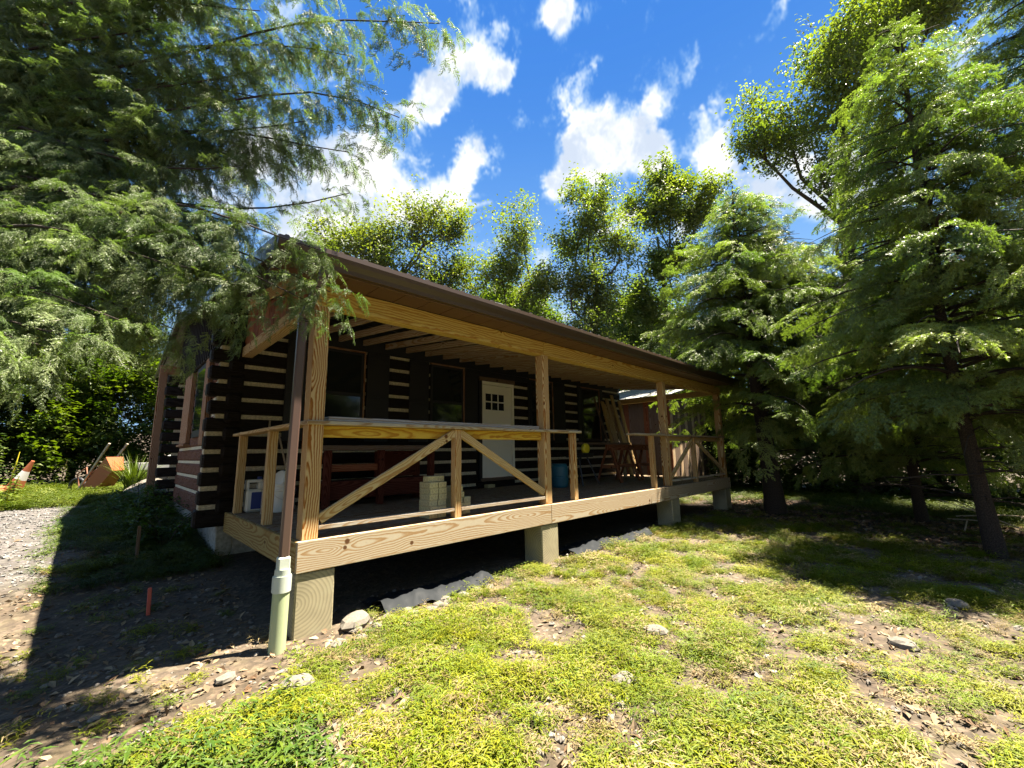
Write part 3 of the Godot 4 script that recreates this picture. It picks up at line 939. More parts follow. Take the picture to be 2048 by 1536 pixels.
	b.tube([Vector3.ZERO, Vector3(-0.5, 2.2, -0.35)], [0.03, 0.028], 8)
	single("pole", b, M.old_wood, Vector3(8.9, 0.0, -2.3), "tall thin pole leaning on the wall behind the sawhorses", "pole")
	# standpipe that takes the downspout
	t = thing("standpipe", Vector3(-0.175, -0.80, 0.12), "pale green plastic pipe standing in the ground below the downspout", "pipe")
	b = Buf.new()
	b.tube([Vector3(-0.175, -0.95, 0.13), Vector3(-0.168, -0.30, 0.125)], [0.062, 0.062], 24)
	part(t, "pipe", b.mesh(), M.pvc_old)
	b = Buf.new()
	b.tube([Vector3(-0.169, -0.345, 0.125), Vector3(-0.169, -0.34, 0.125), Vector3(-0.168, -0.225, 0.125), Vector3(-0.168, -0.22, 0.125)], [0.066, 0.071, 0.071, 0.066], 24)
	part(t, "collar", b.mesh(), M.pvc)
	b = Buf.new()
	b.tube([Vector3(-0.168, -0.222, 0.125), Vector3(-0.168, -0.175, 0.127), Vector3(-0.168, -0.17, 0.127)], [0.060, 0.058, 0.05], 24)
	part(t, "bush", b.mesh(), M.pvc)
	bar(t, "adapter", Vector3(-0.168, -0.18, 0.127), Vector3(-0.168, -0.075, 0.129), 0.092, 0.072, M.pvc, Vector3.BACK, 0.01)
	# black sheeting pushed under the drip line
	for e in [[0.75, 2.15, "crumpled black plastic sheet under the porch by the stones"], [3.75, 5.9, "crumpled black plastic sheet in the grass beyond the middle pier"]]:
		b = Buf.new()
		var rows := []
		for i in 40:
			var row := []
			for j in 12:
				var x: float = lerpf(e[0], e[1], i / 39.0)
				var s := j / 11.0
				var zz := 0.16 - 0.55 * s + 0.06 * noise.get_noise_2d(x * 30.0, 4.0)
				var fold := 0.10 * sin(PI * minf(1.0, s * 1.6)) * (0.6 + 0.8 * absf(noise.get_noise_2d(x * 45.0, s * 26.0)))
				row.append(Vector3(x + 0.03 * noise.get_noise_2d(s * 90.0, x * 20.0), ground_y(x, zz) + 0.025 + fold + 0.03 * noise.get_noise_2d(x * 110.0, s * 60.0), zz))
			rows.append(row)
		var nm := func(i: int, j: int) -> Vector3:
			var dx: Vector3 = rows[mini(i + 1, 39)][j] - rows[maxi(i - 1, 0)][j]
			var dz: Vector3 = rows[i][maxi(j - 1, 0)] - rows[i][mini(j + 1, 11)]
			return dz.cross(dx).normalized()
		for i in 39:
			for j in 11:
				b.smooth_tri(rows[i][j], rows[i + 1][j], rows[i + 1][j + 1], nm.call(i, j), nm.call(i + 1, j), nm.call(i + 1, j + 1))
				b.smooth_tri(rows[i][j], rows[i + 1][j + 1], rows[i][j + 1], nm.call(i, j), nm.call(i + 1, j + 1), nm.call(i, j + 1))
		var o := part(self, "plastic_sheet", b.mesh(), M.plastic)
		tag(o, e[2], "plastic sheet")


func stone(at: Vector3, size: Vector3, label: String, group: String, m: Material) -> void:
	var b := Buf.new()
	var s := rng.randi()
	var f := func(i: int, j: int) -> Vector3:
		var th := PI * i / 6.0
		var ph := TAU * (j % 8) / 8.0
		var d := Vector3(sin(th) * cos(ph), cos(th), sin(th) * sin(ph))
		return d * size * (0.5 + 0.16 * noise.get_noise_3d(d.x * 40.0 + s % 97, d.y * 40.0, d.z * 40.0 + s % 31))
	for i in 6:
		for j in 8:
			var a: Vector3 = f.call(i, j)
			b.quad(a, f.call(i, j + 1), f.call(i + 1, j + 1), f.call(i + 1, j), a)
	single("stone", b, m, at, label, "stone", group, rng.randf() * TAU)


func make_yard_things() -> void:
	# rubble by the corner pier and along the drip line
	for k in 26:
		var x := rng.randf_range(0.32, 2.1)
		var z := 0.30 - 0.05 * x + rng.randf_range(-0.16, 0.12)
		var s := rng.randf_range(0.04, 0.12)
		stone(Vector3(x, ground_y(x, z) + s * 0.12, z), Vector3(s * 1.3, s * 0.6, s), "flat pale stone in the rubble along the front of the porch", "stones along the porch", M.stone)
	for e in [[0.47, 0.12, 0.30], [0.20, 0.40, 0.18], [-0.55, 0.35, 0.14], [-0.25, 0.85, 0.22]]:
		stone(Vector3(e[0], ground_y(e[0], e[1]) + e[2] * 0.12, e[1]), Vector3(e[2], e[2] * 0.5, e[2] * 0.75), "larger flat stone in the dirt near the corner pier", "larger stones near the corner pier", M.stone)
	for e in [[4.6, 3.9], [5.3, 4.1], [3.1, 3.6], [2.0, 2.2], [1.2, 2.4]]:
		stone(Vector3(e[0], ground_y(e[0], e[1]) + 0.02, e[1]), Vector3(0.2, 0.09, 0.15), "weathered stone half sunk in the open grass", "stones in the lawn", M.stone)
	# stakes
	bar(self, "stake", Vector3(-0.86, -0.75, -3.3), Vector3(-0.87, -0.12, -3.32), 0.035, 0.035, M.old_wood, Vector3.BACK)
	tag(get_child(-1), "grey wooden stake in the grass beside the log wall", "stake")
	bar(self, "stake", Vector3(-0.84, -0.85, -1.5), Vector3(-0.85, -0.5, -1.52), 0.03, 0.03, M.flash, Vector3.BACK)
	tag(get_child(-1), "short stake painted red in the shaded dirt", "stake")
	# traffic cone, tipped
	var at := Vector3(-3.1, ground_y(-3.1, -15.5), -15.5)
	var t := thing("traffic_cone", at, "orange traffic cone with a white collar, leaning over in the grass", "traffic cone")
	var lean := Transform3D(Basis(Vector3(0.5, 0.0, -0.8).normalized(), 0.42), at + Vector3(0, 0.06, 0))
	var b := Buf.new()
	b.lathe(lean, [Vector2(0.0, 0.98), Vector2(0.04, 0.98), Vector2(0.085, 0.66)], 20)
	b.lathe(lean, [Vector2(0.135, 0.40), Vector2(0.20, 0.05), Vector2(0.26, 0.04)], 20)
	part(t, "cone", b.mesh(), M.orange)
	b = Buf.new()
	b.lathe(lean, [Vector2(0.086, 0.66), Vector2(0.135, 0.40)], 20)
	part(t, "collar", b.mesh(), M.white)
	b = Buf.new()
	b.box(lean.translated_local(Vector3(0, 0.02, 0)), Vector3(0.6, 0.04, 0.6), 0.01)
	part(t, "base", b.mesh(), M.orange)
	# wheelbarrow stood on its nose
	at = Vector3(-1.4, ground_y(-1.4, -14.0), -14.0)
	t = thing("wheelbarrow", at, "wheelbarrow tipped up on its wheel, orange tray and pale wooden handles", "wheelbarrow")
	var rgt := Vector3(0.72, 0, 0.69)
	var fwd := Vector3(0.69, 0, -0.70)
	b = Buf.new()
	var o := at + Vector3(0, 0.2, 0)
	var c: Array[Vector3] = [o + rgt * 0.05 + fwd * 0.35, o + rgt * 0.05 - fwd * 0.35, o + rgt * 0.55 - fwd * 0.28 + Vector3.UP * 0.85, o + rgt * 0.55 + fwd * 0.28 + Vector3.UP * 0.85]
	var e2: Array[Vector3] = [o + rgt * 0.42 + fwd * 0.25 + Vector3.DOWN * 0.02, o + rgt * 0.42 - fwd * 0.25 + Vector3.DOWN * 0.02, o + rgt * 0.72 - fwd * 0.2 + Vector3.UP * 0.45, o + rgt * 0.72 + fwd * 0.2 + Vector3.UP * 0.45]
	for k in 4:
		b.quad(c[k], c[(k + 1) % 4], e2[(k + 1) % 4], e2[k], rgt)
	b.quad(e2[0], e2[1], e2[2], e2[3], rgt)
	part(t, "tray", b.mesh(), M.orange)
	for s in [-1.0, 1.0]:
		bar(t, "handle", o + fwd * 0.22 * s - rgt * 0.22 - Vector3.UP * 0.15, o + fwd * 0.3 * s + rgt * 0.62 + Vector3.UP * 1.25, 0.05, 0.05, M.grey_wood)
	b = Buf.new()
	var ring := []
	for k in 21:
		ring.append(o - rgt * 0.45 + (rgt * cos(TAU * k / 20.0) + Vector3.UP * sin(TAU * k / 20.0)) * 0.22)
	b.tube(ring, ring.map(func(_q): return 0.045), 8, false)
	part(t, "wheel", b.mesh(), M.black)
	for s in [-1.0, 1.0]:
		b = Buf.new()
		var q: Vector3 = o - rgt * 0.2 + fwd * 0.2 * s
		b.tube([q, q - rgt * 0.1 + Vector3.UP * 0.35, q + rgt * 0.15 + Vector3.UP * 0.55, q + rgt * 0.2 + Vector3.UP * 0.3], [0.02, 0.02, 0.02, 0.02], 6)
		part(t, "frame_leg", b.mesh(), M.rust)
	# heap beyond: low trailer with a pale drum on it
	at = Vector3(0.1, ground_y(0.1, -15.5), -15.5)
	t = thing("trailer", at, "low dark trailer with pale sheet sides parked before the woods", "trailer")
	block(t, "bed", at + Vector3(-0.5, 0.50, -1.2), at + Vector3(2.6, 0.62, 0.6), M.black)
	block(t, "side", at + Vector3(-0.5, 0.625, 0.5), at + Vector3(2.6, 0.85, 0.56), M.tin)
	for s in [0.2, 1.6]:
		b = Buf.new()
		b.lathe(Transform3D(Basis(Vector3.RIGHT, PI / 2), Vector3.ZERO), [Vector2(0.0, 0.1), Vector2(0.28, 0.1), Vector2(0.32, 0.05), Vector2(0.32, -0.05), Vector2(0.28, -0.1), Vector2(0.0, -0.1)], 20)
		part(t, "wheel", b.mesh(), M.black, Transform3D(Basis.IDENTITY, at + Vector3(s, 0.3, 0.65)))
	b = Buf.new()
	b.lathe(Transform3D.IDENTITY, [Vector2(0.36, 0.0), Vector2(0.38, 0.25), Vector2(0.30, 0.42), Vector2(0.12, 0.5), Vector2(0.0, 0.51)], 20)
	single("drum", b, M.white, at + Vector3(0.55, 0.622, -0.3), "rounded pale drum lying in the bed of the trailer", "drum")
	bar(self, "plank", at + Vector3(0.2, 0.9, 0.45), at + Vector3(2.2, 0.87, -0.5), 0.1, 0.05, M.black)
	tag(get_child(-1), "dark beam laid across the low trailer", "plank")
	# spoil heap of pale gravel
	at = Vector3(-0.15, ground_y(-0.15, -12.0), -12.0)
	b = Buf.new()
	var hp := func(i: int, j: int) -> Vector3:
		var r := i / 10.0
		var w := TAU * j / 20.0
		var d := Vector3(cos(w), 0, sin(w)) * r * 0.95
		return d + Vector3.UP * (0.5 * pow(maxf(0.0, cos(r * PI / 2)), 1.3) + 0.04 * noise.get_noise_2d(d.x * 90.0, d.z * 90.0) - 0.02)
	for i in 10:
		for j in 20:
			b.quad(hp.call(i, j), hp.call(i, j + 1), hp.call(i + 1, j + 1), hp.call(i + 1, j), Vector3.UP)
	var heap := part(self, "gravel_pile", b.mesh(), M.stone, Transform3D(Basis.IDENTITY, at))
	tag(heap, "pale heap of gravel on the grass behind the cabin corner", "gravel pile")
	# shed with a bright tin roof beyond the cabin's end
	at = Vector3(14.0, -0.75, -6.0)
	t = thing("shed", at, "small plank shed with a bright tin roof beyond the end of the porch", "shed")
	for k in 22:
		var z := -2.6 - k * 0.2
		block(t, "wall_board", Vector3(12.9, -0.8, z - 0.195), Vector3(12.93, 2.5 + 0.01 * (k % 2), z), M.old_wood if k % 4 else M.cedar_dark, 0.003)
	for k in 16:
		block(t, "wall_board", Vector3(12.94 + k * 0.2, -0.8, -2.63), Vector3(13.135 + k * 0.2, 2.5, -2.6), M.old_wood if k % 3 else M.rafter, 0.003)
	for k in 9:
		var z := -2.2 - k * 0.6
		b = Buf.new()
		b.quad(Vector3(12.4, 2.62, z), Vector3(12.4, 2.62, z - 0.595), Vector3(16.4, 3.55, z - 0.595), Vector3(16.4, 3.55, z), Vector3.UP)
		b.quad(Vector3(12.4, 2.60, z), Vector3(12.4, 2.60, z - 0.595), Vector3(16.4, 3.53, z - 0.595), Vector3(16.4, 3.53, z), Vector3.DOWN)
		b.box(Transform3D(Basis(Vector3.BACK, 0.2284), Vector3(14.4, 3.10, z)), Vector3(4.1, 0.03, 0.03), 0.006)
		part(t, "roof_sheet", b.mesh(), M.tin)
	# old poles in the shade
	for k in 7:
		var x := 9.4 + k * 0.25
		var z := 4.3 + rng.randf_range(-0.5, 0.6)
		b = Buf.new()
		var d := Vector3(rng.randf_range(-1.2, 0.8), rng.randf_range(0.0, 0.25), rng.randf_range(-1.0, 0.6)).normalized()
		b.tube([Vector3.ZERO, d * 0.6 + Vector3.UP * 0.03, d * rng.randf_range(0.75, 1.1)], [0.012, 0.010, 0.005], 6)
		single("fallen_branch", b, M.grey_wood, Vector3(x, ground_y(x, z) + 0.05 + 0.03 * k, z), "bare pale branch lying in the brush pile under the hemlocks", "branch", "branches of the brush pile")


# ---------------------------------------------------------------- plants
# one pointed leaf from p along d, folded along its rib
func leaf_at(b: Buf, p: Vector3, d: Vector3, up: Vector3, length: float, width: float, droop := 0.2) -> void:
	var side := d.cross(up).normalized()
	var m := p + d * length * 0.45 - up * length * droop * 0.15
	var e := p + d * length - up * length * droop
	var l := m + side * width * 0.5 + up * width * 0.18
	var r := m - side * width * 0.5 + up * width * 0.18
	b.tri(p, l, m, up); b.tri(l, e, m, up)
	b.tri(p, m, r, up); b.tri(m, e, r, up)


# a flat hemlock spray one unit long along +x
func spray_mesh(seed_: int, fine: bool) -> ArrayMesh:
	var r := RandomNumberGenerator.new()
	r.seed = seed_
	var b := Buf.new()
	var needle := func(p: Vector3, d: Vector3, l: float, w: float) -> void:
		var e := p + (d + Vector3.UP * r.randfn(0.0, 0.38)).normalized() * l
		var s := (e - p).cross(Vector3(r.randfn(0, 0.5), 1, r.randfn(0, 0.5))).normalized() * w
		b.tint = Color(1, 1, 1) * r.randf_range(0.7, 1.3)
		b.tri(p - s * 0.5, p + s * 0.5, e + s * 0.25, Vector3.UP)
		b.tri(p - s * 0.5, e + s * 0.25, e - s * 0.25, Vector3.UP)
	var ph := r.randf() * TAU
	var spine := func(t: float) -> Vector3: return Vector3(t, -0.22 * t * t, 0.07 * sin(3.0 * t + ph))
	var twigs := 12 if fine else 9
	var nl := 0.055 if fine else 0.080
	var nw := 0.016 if fine else 0.024
	b.tint = Color(0.5, 0.36, 0.26)
	for k in 6:
		var a: Vector3 = spine.call(k / 6.0)
		var c: Vector3 = spine.call((k + 1) / 6.0)
		b.quad(a + Vector3(0, 0, 0.006), a - Vector3(0, 0, 0.006), c - Vector3(0, 0, 0.004), c + Vector3(0, 0, 0.004), Vector3.UP)
	for i in twigs:
		var t := 0.04 + 0.9 * (i + r.randf_range(-0.4, 0.4)) / twigs
		var s := -1.0 if i % 2 else 1.0
		var l := r.randf_range(0.14, 0.40) * (1.0 - 0.45 * t)
		var w := s * r.randf_range(0.45, 1.15)
		var d := Vector3(cos(w), r.randfn(-0.18, 0.22), sin(w)).normalized()
		var o: Vector3 = spine.call(t)
		b.tint = Color(0.55, 0.42, 0.28)
		b.tri(o + Vector3(0.004, 0, 0), o - Vector3(0.004, 0, 0), o + d * l, Vector3.UP)
		var n := int(l / (nl * 0.40))
		for j in n:
			var q := o + d * l * (j + 0.5) / n + Vector3.DOWN * 0.07 * pow(float(j) / n, 2.0)
			for sgn in [-1.0, 1.0]:
				needle.call(q, d.rotated(Vector3.UP, sgn * r.randf_range(0.6, 1.3)), nl * r.randf_range(0.7, 1.2), nw)
		needle.call(o + d * l * 0.97 + Vector3.DOWN * 0.06, d, nl, nw)
	for j in 14:
		var q: Vector3 = spine.call(0.25 + 0.75 * j / 14.0)
		for sgn in [-1.0, 1.0]:
			needle.call(q, Vector3(1, 0, 0).rotated(Vector3.UP, sgn * r.randf_range(0.6, 1.2)), nl, nw)
	return b.mesh()


# leaves at the end of a twig, about one unit across
func clump_mesh(seed_: int, count: int, length: float, width: float, flat := 0.0, wide := 0.22) -> ArrayMesh:
	var r := RandomNumberGenerator.new()
	r.seed = seed_
	var b := Buf.new()
	for k in count:
		var p := Vector3(r.randfn(0, wide), r.randfn(0, wide * 0.8), r.randfn(0, wide))
		var w := r.randf() * TAU
		var d := Vector3(cos(w), r.randf_range(-0.45, 0.25) * (1.0 - flat), sin(w)).normalized()
		var up := (Vector3.UP + Vector3(r.randfn(0, 0.35), 0, r.randfn(0, 0.35)) * (1.0 - flat)).normalized()
		b.tint = Color(1, 1, 1) * r.randf_range(0.72, 1.25)
		leaf_at(b, p, d, up, length * r.randf_range(0.7, 1.15), width * r.randf_range(0.8, 1.15))
	return b.mesh()


# stiltgrass tuft: thin stems with short lance leaves
func tuft_mesh(seed_: int, stems: int, height: float, length: float, width: float) -> ArrayMesh:
	var r := RandomNumberGenerator.new()
	r.seed = seed_
	var b := Buf.new()
	for k in stems:
		var w := r.randf() * TAU
		var o := Vector3(r.randfn(0, 0.045), -0.01, r.randfn(0, 0.045))
		var lean := Vector3(cos(w), 0, sin(w)) * r.randf_range(0.1, 0.6)
		var h := height * r.randf_range(0.6, 1.2)
		b.tint = Color(0.9, 0.85, 0.7)
		var top := o + (Vector3.UP + lean).normalized() * h
		b.tri(o + Vector3(0.0015, 0, 0), o - Vector3(0.0015, 0, 0.001), top, Vector3.BACK)
		for j in 4:
			var t := 0.35 + 0.65 * j / 3.0
			var a := w + 2.4 * j + r.randf_range(-0.5, 0.5)
			var d := Vector3(cos(a), r.randf_range(0.1, 0.7), sin(a)).normalized()
			b.tint = Color(1, 1, 1) * r.randf_range(0.75, 1.25)
			leaf_at(b, o.lerp(top, t), d, (Vector3.UP - d * d.y).normalized(), length * r.randf_range(0.7, 1.2), width, 0.35)
	return b.mesh()


func blade_tuft(seed_: int, blades: int, height: float) -> ArrayMesh:
	var r := RandomNumberGenerator.new()
	r.seed = seed_
	var b := Buf.new()
	for k in blades:
		var w := r.randf() * TAU
		var d := Vector3(cos(w), 0, sin(w))
		var s := d.cross(Vector3.UP) * 0.006 * (height / 0.3)
		var o := d * r.randf() * 0.04 * (height / 0.3)
		var h := height * r.randf_range(0.6, 1.1)
		var bend := r.randf_range(0.15, 0.8)
		b.tint = Color(1, 1, 1) * r.randf_range(0.75, 1.2)
		var last := o
		for j in 4:
			var t := (j + 1) / 4.0
			var p := o + Vector3.UP * h * (t - 0.35 * bend * t * t) + d * h * bend * t * t
			var w0 := s * (1.0 - j / 4.0)
			var w1 := s * (1.0 - t)
			b.quad(last + w0, last - w0, p - w1, p + w1, d - Vector3.UP * 0.01)
			last = p
	return b.mesh()


func frame_along(d: Vector3, up: Vector3, roll: float) -> Basis:
	var x := d.normalized()
	var z := x.cross(up)
	if z.length() < 0.05:
		z = x.cross(Vector3.RIGHT)
	z = z.normalized()
	var y := z.cross(x)
	return Basis(x, y, z).rotated(x, roll)


func green(r: RandomNumberGenerator, a: Color, b: Color, spread := 0.25) -> Color:
	var c := a.lerp(b, r.randf())
	var k := r.randf_range(1.0 - spread, 1.0 + spread)
	return Color(c.r * k, c.g * k, c.b * k)


# sprays along one limb, on side branchlets that lie flat and droop
func dress_limb(r: RandomNumberGenerator, path: Array, reach: float, from: float, gap: float, size: float, places: Array, tints: Array, tubes: Buf, ca: Color, cb: Color, droop: float) -> void:
	var total := 0.0
	for i in path.size() - 1:
		total += path[i].distance_to(path[i + 1])
	var run := from * total
	var side := 1.0
	while run < total:
		var t := run / total
		var left := run
		var i := 0
		while i < path.size() - 2 and left > path[i].distance_to(path[i + 1]):
			left -= path[i].distance_to(path[i + 1])
			i += 1
		var p: Vector3 = path[i].lerp(path[i + 1], clampf(left / path[i].distance_to(path[i + 1]), 0, 1))
		var d: Vector3 = (path[i + 1] - path[i]).normalized()
		var flat := d.cross(Vector3.UP).normalized()
		side = -side
		var l := reach * (1.0 - 0.78 * t) * r.randf_range(0.6, 1.15)
		var go := (d * r.randf_range(0.45, 0.9) + flat * side + Vector3.UP * r.randf_range(-0.25, 0.12)).normalized()
		var q := p
		var step := size * 0.30
		var s := 0.0
		var lastq := p
		while s < l:
			var u := s / maxf(l, 0.01)
			var dir := (go + Vector3.DOWN * droop * u * u).normalized()
			q += dir * step
			for e in [-1.0, 1.0]:
				if r.randf() < 0.8:
					var w: float = e * r.randf_range(0.35, 1.0)
					var sd := (dir.rotated(Vector3.UP, w) + Vector3.DOWN * r.randf_range(0.0, 0.35 + droop * 0.4)).normalized()
					var k := size * r.randf_range(0.65, 1.15)
					places.append(Transform3D(frame_along(sd, Vector3.UP, r.randfn(0, 0.6)).scaled_local(Vector3.ONE * k), q))
					tints.append(green(r, ca, cb))
			s += step
		if tubes and l > size * 0.5:
			tubes.tube([lastq, lastq.lerp(q, 0.5) + Vector3.UP * 0.02, q], [0.006, 0.004, 0.002], 3, false)
		places.append(Transform3D(frame_along((go + Vector3.DOWN * droop).normalized(), Vector3.UP, r.randfn(0, 0.3)).scaled_local(Vector3.ONE * size), q))
		tints.append(green(r, ca, cb))
		run += gap * r.randf_range(0.7, 1.3)
	var e: Vector3 = path[path.size() - 1]
	var de: Vector3 = (e - path[path.size() - 2]).normalized()
	places.append(Transform3D(frame_along(de, Vector3.UP, 0.0).scaled_local(Vector3.ONE * size), e))
	tints.append(ca.lerp(cb, 0.5))


# sprays joined into one branch or branchlet of the given length along +x
func branch_mesh(seed_: int, sprays: Array, length: float, size: float, reach: float, gap: float, droop: float, curve: Vector2) -> ArrayMesh:
	var r := RandomNumberGenerator.new()
	r.seed = seed_
	var path := []
	for i in 6:
		var s := i / 5.0
		path.append(Vector3(length * s, length * (curve.x * s + curve.y * s * s), 0.0))
	var places := []
	dress_limb(r, path, reach, 0.14, gap, size, places, [], null, Color.WHITE, Color.WHITE, droop)
	var st := SurfaceTool.new()
	for p in places:
		st.append_from(sprays[r.randi() % sprays.size()], 0, p)
	return st.commit()


# shares the instances out among the meshes nearest in length
func put_branch(bins: Array, lengths: Array, o: Vector3, d: Vector3, l: float, roll: float, c: Color) -> void:
	var best := 0
	for i in lengths.size():
		if absf(log(l / lengths[i])) < absf(log(l / lengths[best])):
			best = i
	var k: int = best * 2 + rng.randi() % 2
	bins[k][0].append(Transform3D(frame_along(d, Vector3.UP, roll).scaled_local(Vector3.ONE * l / lengths[best]), o))
	bins[k][1].append(c)


func hemlock(base: Vector3, height: float, radius: float, bare: float, thick: float, branches: int, size: float, seed_: int, label: String, ca: Color, cb: Color, keep: Callable) -> void:
	var r := RandomNumberGenerator.new()
	r.seed = seed_
	var t := thing("hemlock_tree", base, label, "tree", "hemlocks round the clearing")
	var b := Buf.new()
	var tp := []
	var tr := []
	for k in 11:
		var u := k / 10.0
		tp.append(base + Vector3(0.10 * sin(u * 5.0 + seed_), height * u - (0.2 if k == 0 else 0.0), 0.10 * cos(u * 4.0 + seed_)))
		tr.append(thick * (1.0 - u * 0.93) * (1.25 if k == 0 else 1.0))
	b.tube(tp, tr, 9)
	var limbs := Buf.new()
	var bins := []
	for k in branch_set.size():
		bins.append([[], []])
	for k in branches:
		var u := pow((k + r.randf()) / branches, 0.92)
		var h := lerpf(bare, height * 0.985, u)
		var prof := pow(1.0 - (h - bare) / (height - bare), 0.68) * (0.75 + 0.25 * smoothstep(0.0, 0.15, u))
		var l := maxf(0.25, radius * prof * r.randf_range(0.7, 1.15))
		var w := 2.39996 * k + r.randf_range(-0.3, 0.3)
		var d := Vector3(cos(w), 0, sin(w))
		var o := base + Vector3.UP * h
		if not keep.call(o, d, l):
			continue
		var path := []
		var rad := []
		for i in 6:
			var s := i / 5.0
			path.append(o + d * l * s + Vector3.UP * l * (0.30 * s - 0.42 * s * s))
			rad.append(lerpf(0.012 + 0.010 * l, 0.003, s))
		limbs.tube(path, rad, 4, false)
		put_branch(bins, BRANCH_LENGTHS, o, (d + Vector3.UP * r.randfn(0.02, 0.22)).normalized(), l, r.randfn(0, 0.45), green(r, ca, cb))
	# dead lower branches
	for k in 16:
		var h := r.randf_range(0.5, bare + 0.6)
		var w := r.randf() * TAU
		var d := Vector3(cos(w), r.randf_range(-0.15, 0.1), sin(w))
		var o := base + Vector3.UP * h
		if not keep.call(o, d, 1.2):
			continue
		var l := r.randf_range(0.6, 1.7)
		limbs.tube([o, o + d * l * 0.6 + Vector3.UP * 0.04, o + d * l], [0.014, 0.009, 0.003], 4, false)
		for e in 3:
			var q := o + d * l * r.randf_range(0.4, 0.9)
			limbs.tube([q, q + (d + Vector3(r.randfn(0, 0.6), r.randfn(0, 0.3), r.randfn(0, 0.6))) * 0.35], [0.006, 0.002], 3, false)
	part(t, "trunk", b.mesh(), M.bark)
	part(t, "limbs", limbs.mesh(), M.bark)
	for k in bins.size():
		if bins[k][0]:
			copies(t, "foliage", branch_set[k], M.needle, bins[k][0], bins[k][1])


const BRANCH_LENGTHS := [0.5, 1.0, 1.7, 2.5]
const TWIG_LENGTHS := [0.35, 0.6, 0.9]
var branch_set := []
var twig_set := []

# limbs of the hemlock that leans in beside the porch corner
const NEAR_LIMBS := [
	[Vector3(-3.43, 4.12, -3.10), Vector3(-2.05, 4.38, -1.69), Vector3(-0.97, 4.64, -0.43), Vector3(-0.26, 4.75, 0.43), Vector3(0.45, 4.51, 1.36)],
	[Vector3(-3.29, 3.63, -2.80), Vector3(-1.81, 3.87, -1.29), Vector3(-0.84, 3.93, -0.18), Vector3(-0.22, 3.92, 0.56), Vector3(0.28, 3.69, 1.00)],
	[Vector3(-3.23, 3.42, -2.64), Vector3(-1.78, 3.57, -1.18), Vector3(-0.91, 3.63, -0.25), Vector3(-0.01, 3.39, 0.65)],
	[Vector3(-3.15, 3.04, -2.51), Vector3(-1.73, 3.14, -1.09), Vector3(-0.75, 2.90, -0.19), Vector3(0.03, 3.03, 0.61)],
	[Vector3(-2.94, 2.71, -1.81), Vector3(-1.80, 2.65, -0.71), Vector3(-0.93, 2.43, 0.09), Vector3(-0.48, 2.16, 0.62), Vector3(-0.20, 1.95, 0.91)],
	[Vector3(-2.78, 2.36, -1.31), Vector3(-1.69, 2.25, -0.33), Vector3(-1.11, 2.04, 0.11), Vector3(-0.63, 1.73, 0.37)],
	[Vector3(-2.61, 2.03, -0.80), Vector3(-1.77, 1.91, -0.07), Vector3(-1.31, 1.75, 0.28), Vector3(-1.04, 1.61, 0.37)],
	[Vector3(-3.57, 5.05, -3.17), Vector3(-1.97, 5.26, -1.55), Vector3(-1.11, 5.47, -0.51), Vector3(-0.25, 5.33, 0.43)],
	[Vector3(-3.74, 5.88, -3.43), Vector3(-1.86, 5.97, -1.42), Vector3(-0.75, 5.68, -0.26)],
	[Vector3(-2.45, 1.69, -0.29), Vector3(-1.87, 1.58, 0.18), Vector3(-1.44, 1.44, 0.50)],
	[Vector3(-3.43, 4.51, -2.87), Vector3(-2.07, 4.67, -1.50), Vector3(-1.30, 4.84, -0.71)],
	[Vector3(-2.73, 2.34, -1.13), Vector3(-1.86, 2.35, -0.27), Vector3(-1.35, 2.17, 0.19), Vector3(-0.95, 2.04, 0.48)],
	[Vector3(-3.16, 3.62, -2.25), Vector3(-2.23, 3.60, -1.34), Vector3(-1.33, 3.17, -0.41), Vector3(-0.73, 3.15, 0.17)],
	[Vector3(-3.02, 3.02, -1.96), Vector3(-2.14, 3.04, -1.10), Vector3(-1.39, 2.82, -0.41), Vector3(-0.58, 2.60, 0.33)],
	[Vector3(-3.35, 4.18, -2.73), Vector3(-2.17, 4.06, -1.59), Vector3(-1.34, 4.14, -0.76), Vector3(-0.62, 4.31, -0.02)],
	[Vector3(-2.39, 1.51, -0.13), Vector3(-1.91, 1.48, 0.33), Vector3(-1.63, 1.37, 0.51)],
	[Vector3(-2.93, 2.84, -1.70), Vector3(-1.81, 2.81, -0.61), Vector3(-0.97, 2.61, 0.24), Vector3(-0.31, 2.24, 0.95)],
	[Vector3(-2.84, 2.52, -1.47), Vector3(-1.50, 2.49, -0.17), Vector3(-0.81, 2.18, 0.44), Vector3(-0.37, 1.86, 0.87)],
	[Vector3(-3.64, 5.35, -3.31), Vector3(-2.53, 5.33, -2.23), Vector3(-1.61, 5.30, -1.19), Vector3(-0.64, 5.07, -0.15)],
	[Vector3(-3.59, 4.89, -3.37), Vector3(-2.29, 4.81, -2.11), Vector3(-1.38, 4.80, -1.08), Vector3(-0.47, 4.73, -0.06), Vector3(0.00, 4.52, 0.50)],
	[Vector3(-3.77, 5.78, -3.62), Vector3(-2.63, 5.97, -2.46), Vector3(-1.45, 5.67, -1.23), Vector3(-0.87, 5.34, -0.60)],
	[Vector3(-3.52, 4.55, -3.23), Vector3(-2.44, 4.57, -2.17), Vector3(-1.72, 4.61, -1.46), Vector3(-0.99, 4.35, -0.66), Vector3(-0.43, 4.11, -0.03)],
	[Vector3(-3.35, 3.80, -2.96), Vector3(-2.30, 3.70, -1.80), Vector3(-1.63, 3.78, -1.14), Vector3(-0.89, 3.50, -0.33), Vector3(-0.44, 3.29, 0.20)],
	[Vector3(-2.55, 1.86, -0.63), Vector3(-1.99, 1.85, -0.09), Vector3(-1.61, 1.75, 0.27), Vector3(-1.32, 1.60, 0.44)],
]


